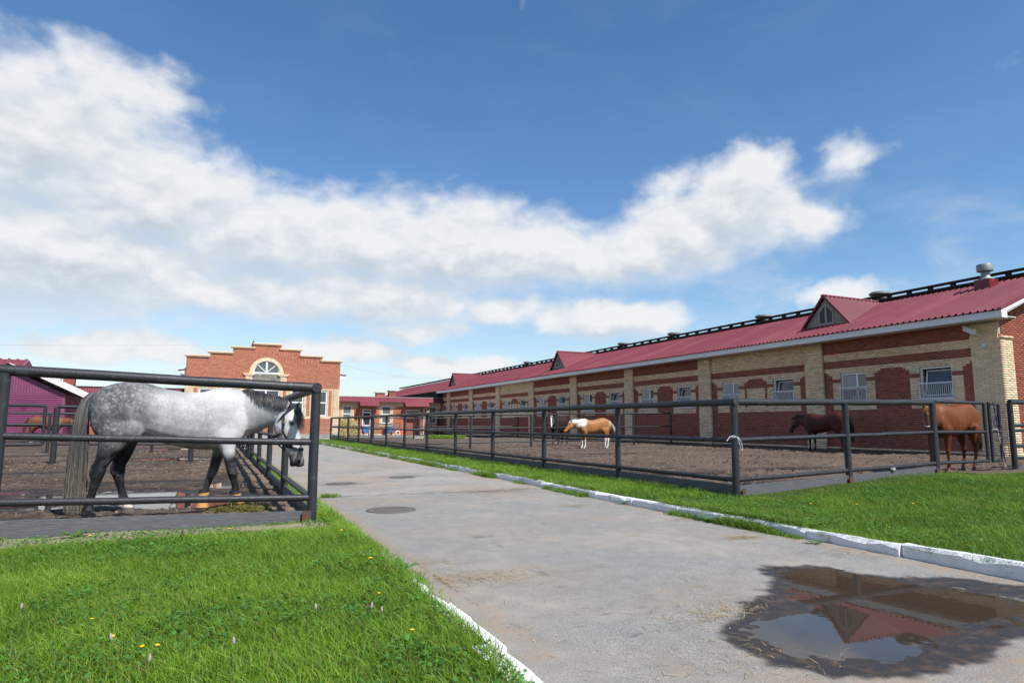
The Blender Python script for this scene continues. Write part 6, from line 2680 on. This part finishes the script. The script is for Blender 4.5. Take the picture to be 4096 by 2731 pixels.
def coat_grey(co, ht, hf, hs, ishead):
    x, y, z = co.T
    n = fbm(x * 2.6, y * 2.6 + 5, z * 2.6, octv=4, seed=201)
    n2 = fbm(x * 7, y * 7 + 5, z * 7, octv=3, seed=207)
    n3 = fbm(x * 18, y * 18 + 5, z * 18, octv=3, seed=211)
    c = np.tile(np.array([.52, .52, .525]), (len(co), 1))
    c = c * (.78 + .42 * n[:, None])
    # dark hindquarters fading forward in broken cloudy patches
    hind = sstep(-.50, -1.12, x + (n - .5) * .75 + (n2 - .5) * .35 + (1.35 - z) * .12) * sstep(.50, .85, z)
    croup = sstep(-.15, -.85, x + (n - .5) * .8 + (n2 - .5) * .3) * sstep(1.36, 1.6, z + (n2 - .5) * .1) * .9
    dark = np.clip(np.maximum(hind, croup), 0, 1)
    c = mixc(c, (.042, .043, .048), dark * .92)
    dap = dark * .6
    barrel = sstep(-.95, -.6, x) * sstep(.16, -.1, x) * sstep(.78, 1.0, z) * sstep(1.58, 1.38, z)
    c = mixc(c, (.14, .143, .155), barrel * np.clip(.27 + 1.1 * (n3 * .4 + n * .7 - .35), 0, .92))
    dap = np.maximum(dap, barrel * 1.0)
    sh = sstep(-.05, .1, x) * sstep(.62, .4, x) * sstep(.95, 1.1, z)
    c = mixc(c, (.19, .193, .205), sh * np.clip(.15 + n * 1.3 - .55, 0, .7))
    dap = np.maximum(dap, sh * .8)
    neckd = sstep(.33, .5, x) * (~ishead) * sstep(1.50, 1.15, z + (n - .5) * .2)
    c = mixc(c, (.17, .172, .18), neckd * np.clip(.15 + 1.1 * (n2 * .7 + n3 * .4 - .25), 0, .8))
    # legs
    fl = sstep(.84, .68, z + (n - .5) * .25) * (x > -.45)
    hl = sstep(1.0, .74, z + (n - .5) * .4) * (x < -.8) * (np.abs(y) > .02)
    lg = np.maximum(fl, hl)
    c = mixc(c, (.007, .0075, .0095), lg * .995)
    dap = dap * (1 - lg)
    patch = sstep(.5, .6, n2 + .08) * sstep(.46, .52, z) * sstep(.66, .60, z) * (y > 0) * (x < -.5)
    patch = np.maximum(patch, sstep(.54, .62, n2) * sstep(.40, .46, z) * sstep(.56, .50, z) * (x > -.4) * (y > 0))
    c = mixc(c, (.24, .24, .245), patch * lg * .85)
    dust = np.clip(n3 * 1.6 - .75, 0, 1) * lg
    c = mixc(c, (.10, .10, .105), dust * .8)
    sock = sstep(.20, .15, z + (n2 - .5) * .06) * (x < -.6) * (y > 0)
    c = mixc(c, (.52, .47, .43), sock * .92)
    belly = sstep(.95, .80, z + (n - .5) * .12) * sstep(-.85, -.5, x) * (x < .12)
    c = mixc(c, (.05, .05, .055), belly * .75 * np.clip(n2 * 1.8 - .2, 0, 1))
    # head
    muz = sstep(.42, .56, ht + (n2 - .5) * .12) * ishead
    c = mixc(c, (.035, .035, .039), muz * .93)
    snip = np.exp(-((ht - .56) / .045) ** 2 - ((hf - .05) / .06) ** 2) * ishead * (hs < .0)
    c = mixc(c, (.34, .29, .27), np.clip(snip * .85, 0, 1))
    ring = np.exp(-((ht - .155) / .034) ** 2 - ((hf - .048) / .034) ** 2) * ishead * (np.abs(hs) > .06)
    c = mixc(c, (.04, .04, .042), np.clip(ring * .9, 0, 1))
    dap = dap * (1 - ishead)
    return np.concatenate((np.clip(c, 0, 1), dap[:, None]), 1)


def coat_plain(base, dark, points=None, leg_z=.5, white=None, blaze=None, top=None):
    def f(co, ht, hf, hs, ishead):
        x, y, z = co.T
        n = fbm(x * 3, y * 3 + 9, z * 3, octv=4, seed=301)
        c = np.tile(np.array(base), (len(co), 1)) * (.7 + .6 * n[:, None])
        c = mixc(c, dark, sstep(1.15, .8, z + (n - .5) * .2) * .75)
        if points is not None:
            c = mixc(c, points, sstep(leg_z + .25, leg_z - .05, z + (n - .5) * .15))
            c = mixc(c, points, sstep(.35, .55, ht) * ishead * .8)
        if white is not None:
            c = white(c, co, n)
        if blaze is not None:
            w = np.clip(1 - np.abs(hs + blaze[1] * 0) / (blaze[0] * (1 + .8 * (n - .5))), 0, 1) > .0
            m_ = w & ishead & (hf > .055) & (ht > blaze[2]) & (ht < blaze[3])
            c[m_] = (.7, .68, .66)
        return np.concatenate((np.clip(c, 0, 1), np.zeros((len(co), 1))), 1)
    return f


# --- the grey in the left paddock
legs_grey = {
    'hr': bend_leg(HIND, [0, .1, .2, .33, .45, .55, .66], [-1.32, -1.325, -1.33, -1.30, -1.275, -1.265, -1.225], 1.0),
    'hl': bend_leg(HIND, [0, .1, .2, .33, .45, .55, .66], [-.93, -.955, -1.005, -1.045, -1.075, -1.095, -1.06], 1.0),
    'fr': bend_leg(FORE, [0, .1, .2, .33, .45, .57, .7], [.385, .36, .315, .285, .255, .225, .20], .95),
    'fl': bend_leg(FORE, [0, .1, .2, .33, .45, .57, .7], [-.085, -.085, -.075, -.045, -.005, .03, .06], .95),
}
legs_grey = {k: [(x, z, ra * (1.18 if z < .6 else 1.0), rl * (1.12 if z < .6 else 1.0)) for (x, z, ra, rl) in v] for k, v in legs_grey.items()}
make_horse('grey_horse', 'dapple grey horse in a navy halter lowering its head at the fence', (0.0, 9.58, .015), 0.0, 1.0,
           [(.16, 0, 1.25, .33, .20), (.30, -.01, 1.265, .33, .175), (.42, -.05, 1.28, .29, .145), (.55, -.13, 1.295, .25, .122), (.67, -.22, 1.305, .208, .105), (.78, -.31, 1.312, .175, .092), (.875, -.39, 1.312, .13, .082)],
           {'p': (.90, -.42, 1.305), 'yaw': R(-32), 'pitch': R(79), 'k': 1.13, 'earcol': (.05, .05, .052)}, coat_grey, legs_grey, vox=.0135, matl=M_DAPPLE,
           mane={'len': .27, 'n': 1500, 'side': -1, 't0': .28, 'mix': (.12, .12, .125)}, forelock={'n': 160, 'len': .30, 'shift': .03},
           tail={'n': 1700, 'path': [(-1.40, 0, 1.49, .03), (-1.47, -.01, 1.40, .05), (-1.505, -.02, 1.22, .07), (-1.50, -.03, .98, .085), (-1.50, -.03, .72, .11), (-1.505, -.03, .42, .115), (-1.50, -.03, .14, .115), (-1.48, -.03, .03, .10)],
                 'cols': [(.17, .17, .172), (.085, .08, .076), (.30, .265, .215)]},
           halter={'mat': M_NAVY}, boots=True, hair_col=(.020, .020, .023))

NECK_UP = [(.16, 0, 1.25, .33, .20), (.30, 0, 1.30, .31, .17), (.44, 0, 1.38, .26, .14), (.57, 0, 1.475, .21, .115), (.68, 0, 1.56, .17, .098), (.77, 0, 1.62, .13, .085)]
NECK_LEVEL = [(.16, 0, 1.25, .33, .20), (.30, 0, 1.275, .32, .17), (.45, 0, 1.31, .265, .14), (.60, 0, 1.355, .215, .115), (.73, 0, 1.39, .175, .098), (.83, 0, 1.41, .13, .085)]


def pal_white(c, co, n):
    x, y, z = co.T
    w = sstep(-.02, .06, x + (n - .5) * .25) * sstep(.62, .5, x) * sstep(1.12, 1.28, z + (n - .5) * .25)
    w = np.maximum(w, sstep(.72, .58, z + (n - .5) * .15) * ((x < -.5) | (z < .5)))
    w = np.maximum(w, sstep(-1.28, -1.38, x + (n - .5) * .1) * sstep(1.2, 1.35, z))
    return mixc(c, (.66, .62, .57), w)


def tail_path(dx=0.0):
    return [(-1.40, 0, 1.49, .03), (-1.47, 0, 1.40, .05), (-1.53 - dx * .3, 0, 1.2, .075), (-1.56 - dx * .6, 0, .95, .09), (-1.57 - dx, 0, .7, .09), (-1.56 - dx, 0, .42, .06)]


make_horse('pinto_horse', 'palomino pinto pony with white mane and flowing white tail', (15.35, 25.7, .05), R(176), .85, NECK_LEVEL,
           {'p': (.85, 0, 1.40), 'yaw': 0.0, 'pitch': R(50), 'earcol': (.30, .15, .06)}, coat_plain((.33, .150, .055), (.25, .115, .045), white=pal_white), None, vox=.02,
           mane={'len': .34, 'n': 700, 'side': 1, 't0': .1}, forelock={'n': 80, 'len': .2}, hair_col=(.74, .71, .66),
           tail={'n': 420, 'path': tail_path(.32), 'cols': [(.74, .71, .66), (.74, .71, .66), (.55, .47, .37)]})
make_horse('dark_horse', 'dark bay horse with white blaze facing out behind the gate', (16.15, 30.0, .05), R(-140), .93, NECK_UP,
           {'p': (.79, 0, 1.60), 'yaw': R(25), 'pitch': R(66), 'earcol': (.02, .013, .01)}, coat_plain((.035, .018, .012), (.02, .011, .008), points=(.012, .01, .009), leg_z=.7, blaze=(.03, 0, .05, .60)), None, vox=.022,
           mane={'len': .22, 'n': 250, 'side': 1}, tail={'n': 200, 'path': tail_path(), 'cols': [(.02, .016, .014)] * 3}, halter={'mat': M_TACKW})
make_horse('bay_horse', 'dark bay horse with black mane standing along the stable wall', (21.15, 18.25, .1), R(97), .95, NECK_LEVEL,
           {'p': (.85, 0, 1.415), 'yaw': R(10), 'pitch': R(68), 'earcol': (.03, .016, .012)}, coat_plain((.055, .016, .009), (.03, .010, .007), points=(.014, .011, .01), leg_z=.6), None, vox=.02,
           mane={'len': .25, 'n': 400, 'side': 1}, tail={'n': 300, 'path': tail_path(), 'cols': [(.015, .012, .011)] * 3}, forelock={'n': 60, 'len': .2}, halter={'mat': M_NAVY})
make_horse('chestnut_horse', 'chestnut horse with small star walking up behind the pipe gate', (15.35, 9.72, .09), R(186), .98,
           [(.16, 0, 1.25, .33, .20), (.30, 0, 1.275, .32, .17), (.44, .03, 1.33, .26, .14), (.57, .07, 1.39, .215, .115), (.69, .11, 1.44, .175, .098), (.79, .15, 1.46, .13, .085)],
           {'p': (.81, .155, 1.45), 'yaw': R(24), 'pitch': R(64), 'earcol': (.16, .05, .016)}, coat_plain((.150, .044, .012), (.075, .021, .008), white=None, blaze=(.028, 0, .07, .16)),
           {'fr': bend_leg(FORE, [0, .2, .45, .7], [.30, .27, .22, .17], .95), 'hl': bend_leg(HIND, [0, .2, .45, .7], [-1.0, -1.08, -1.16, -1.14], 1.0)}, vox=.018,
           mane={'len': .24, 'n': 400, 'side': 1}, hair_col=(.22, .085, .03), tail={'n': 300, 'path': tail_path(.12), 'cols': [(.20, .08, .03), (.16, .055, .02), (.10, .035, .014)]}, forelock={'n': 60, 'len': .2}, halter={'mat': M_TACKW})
make_horse('brown_horse', 'light brown horse with white feet in front of the purple shed', (-8.45, 45.6, 0), R(-4), .93, NECK_LEVEL,
           {'p': (.85, 0, 1.40), 'yaw': R(0), 'pitch': R(48), 'earcol': (.2, .09, .04)}, coat_plain((.135, .055, .028), (.08, .032, .017), white=lambda c, co, n: mixc(c, (.6, .56, .5), sstep(.24, .16, co[:, 2]))), None, vox=.024,
           mane={'len': .2, 'n': 200, 'side': -1}, hair_col=(.16, .07, .03), tail={'n': 150, 'path': tail_path(), 'cols': [(.12, .05, .025)] * 3})
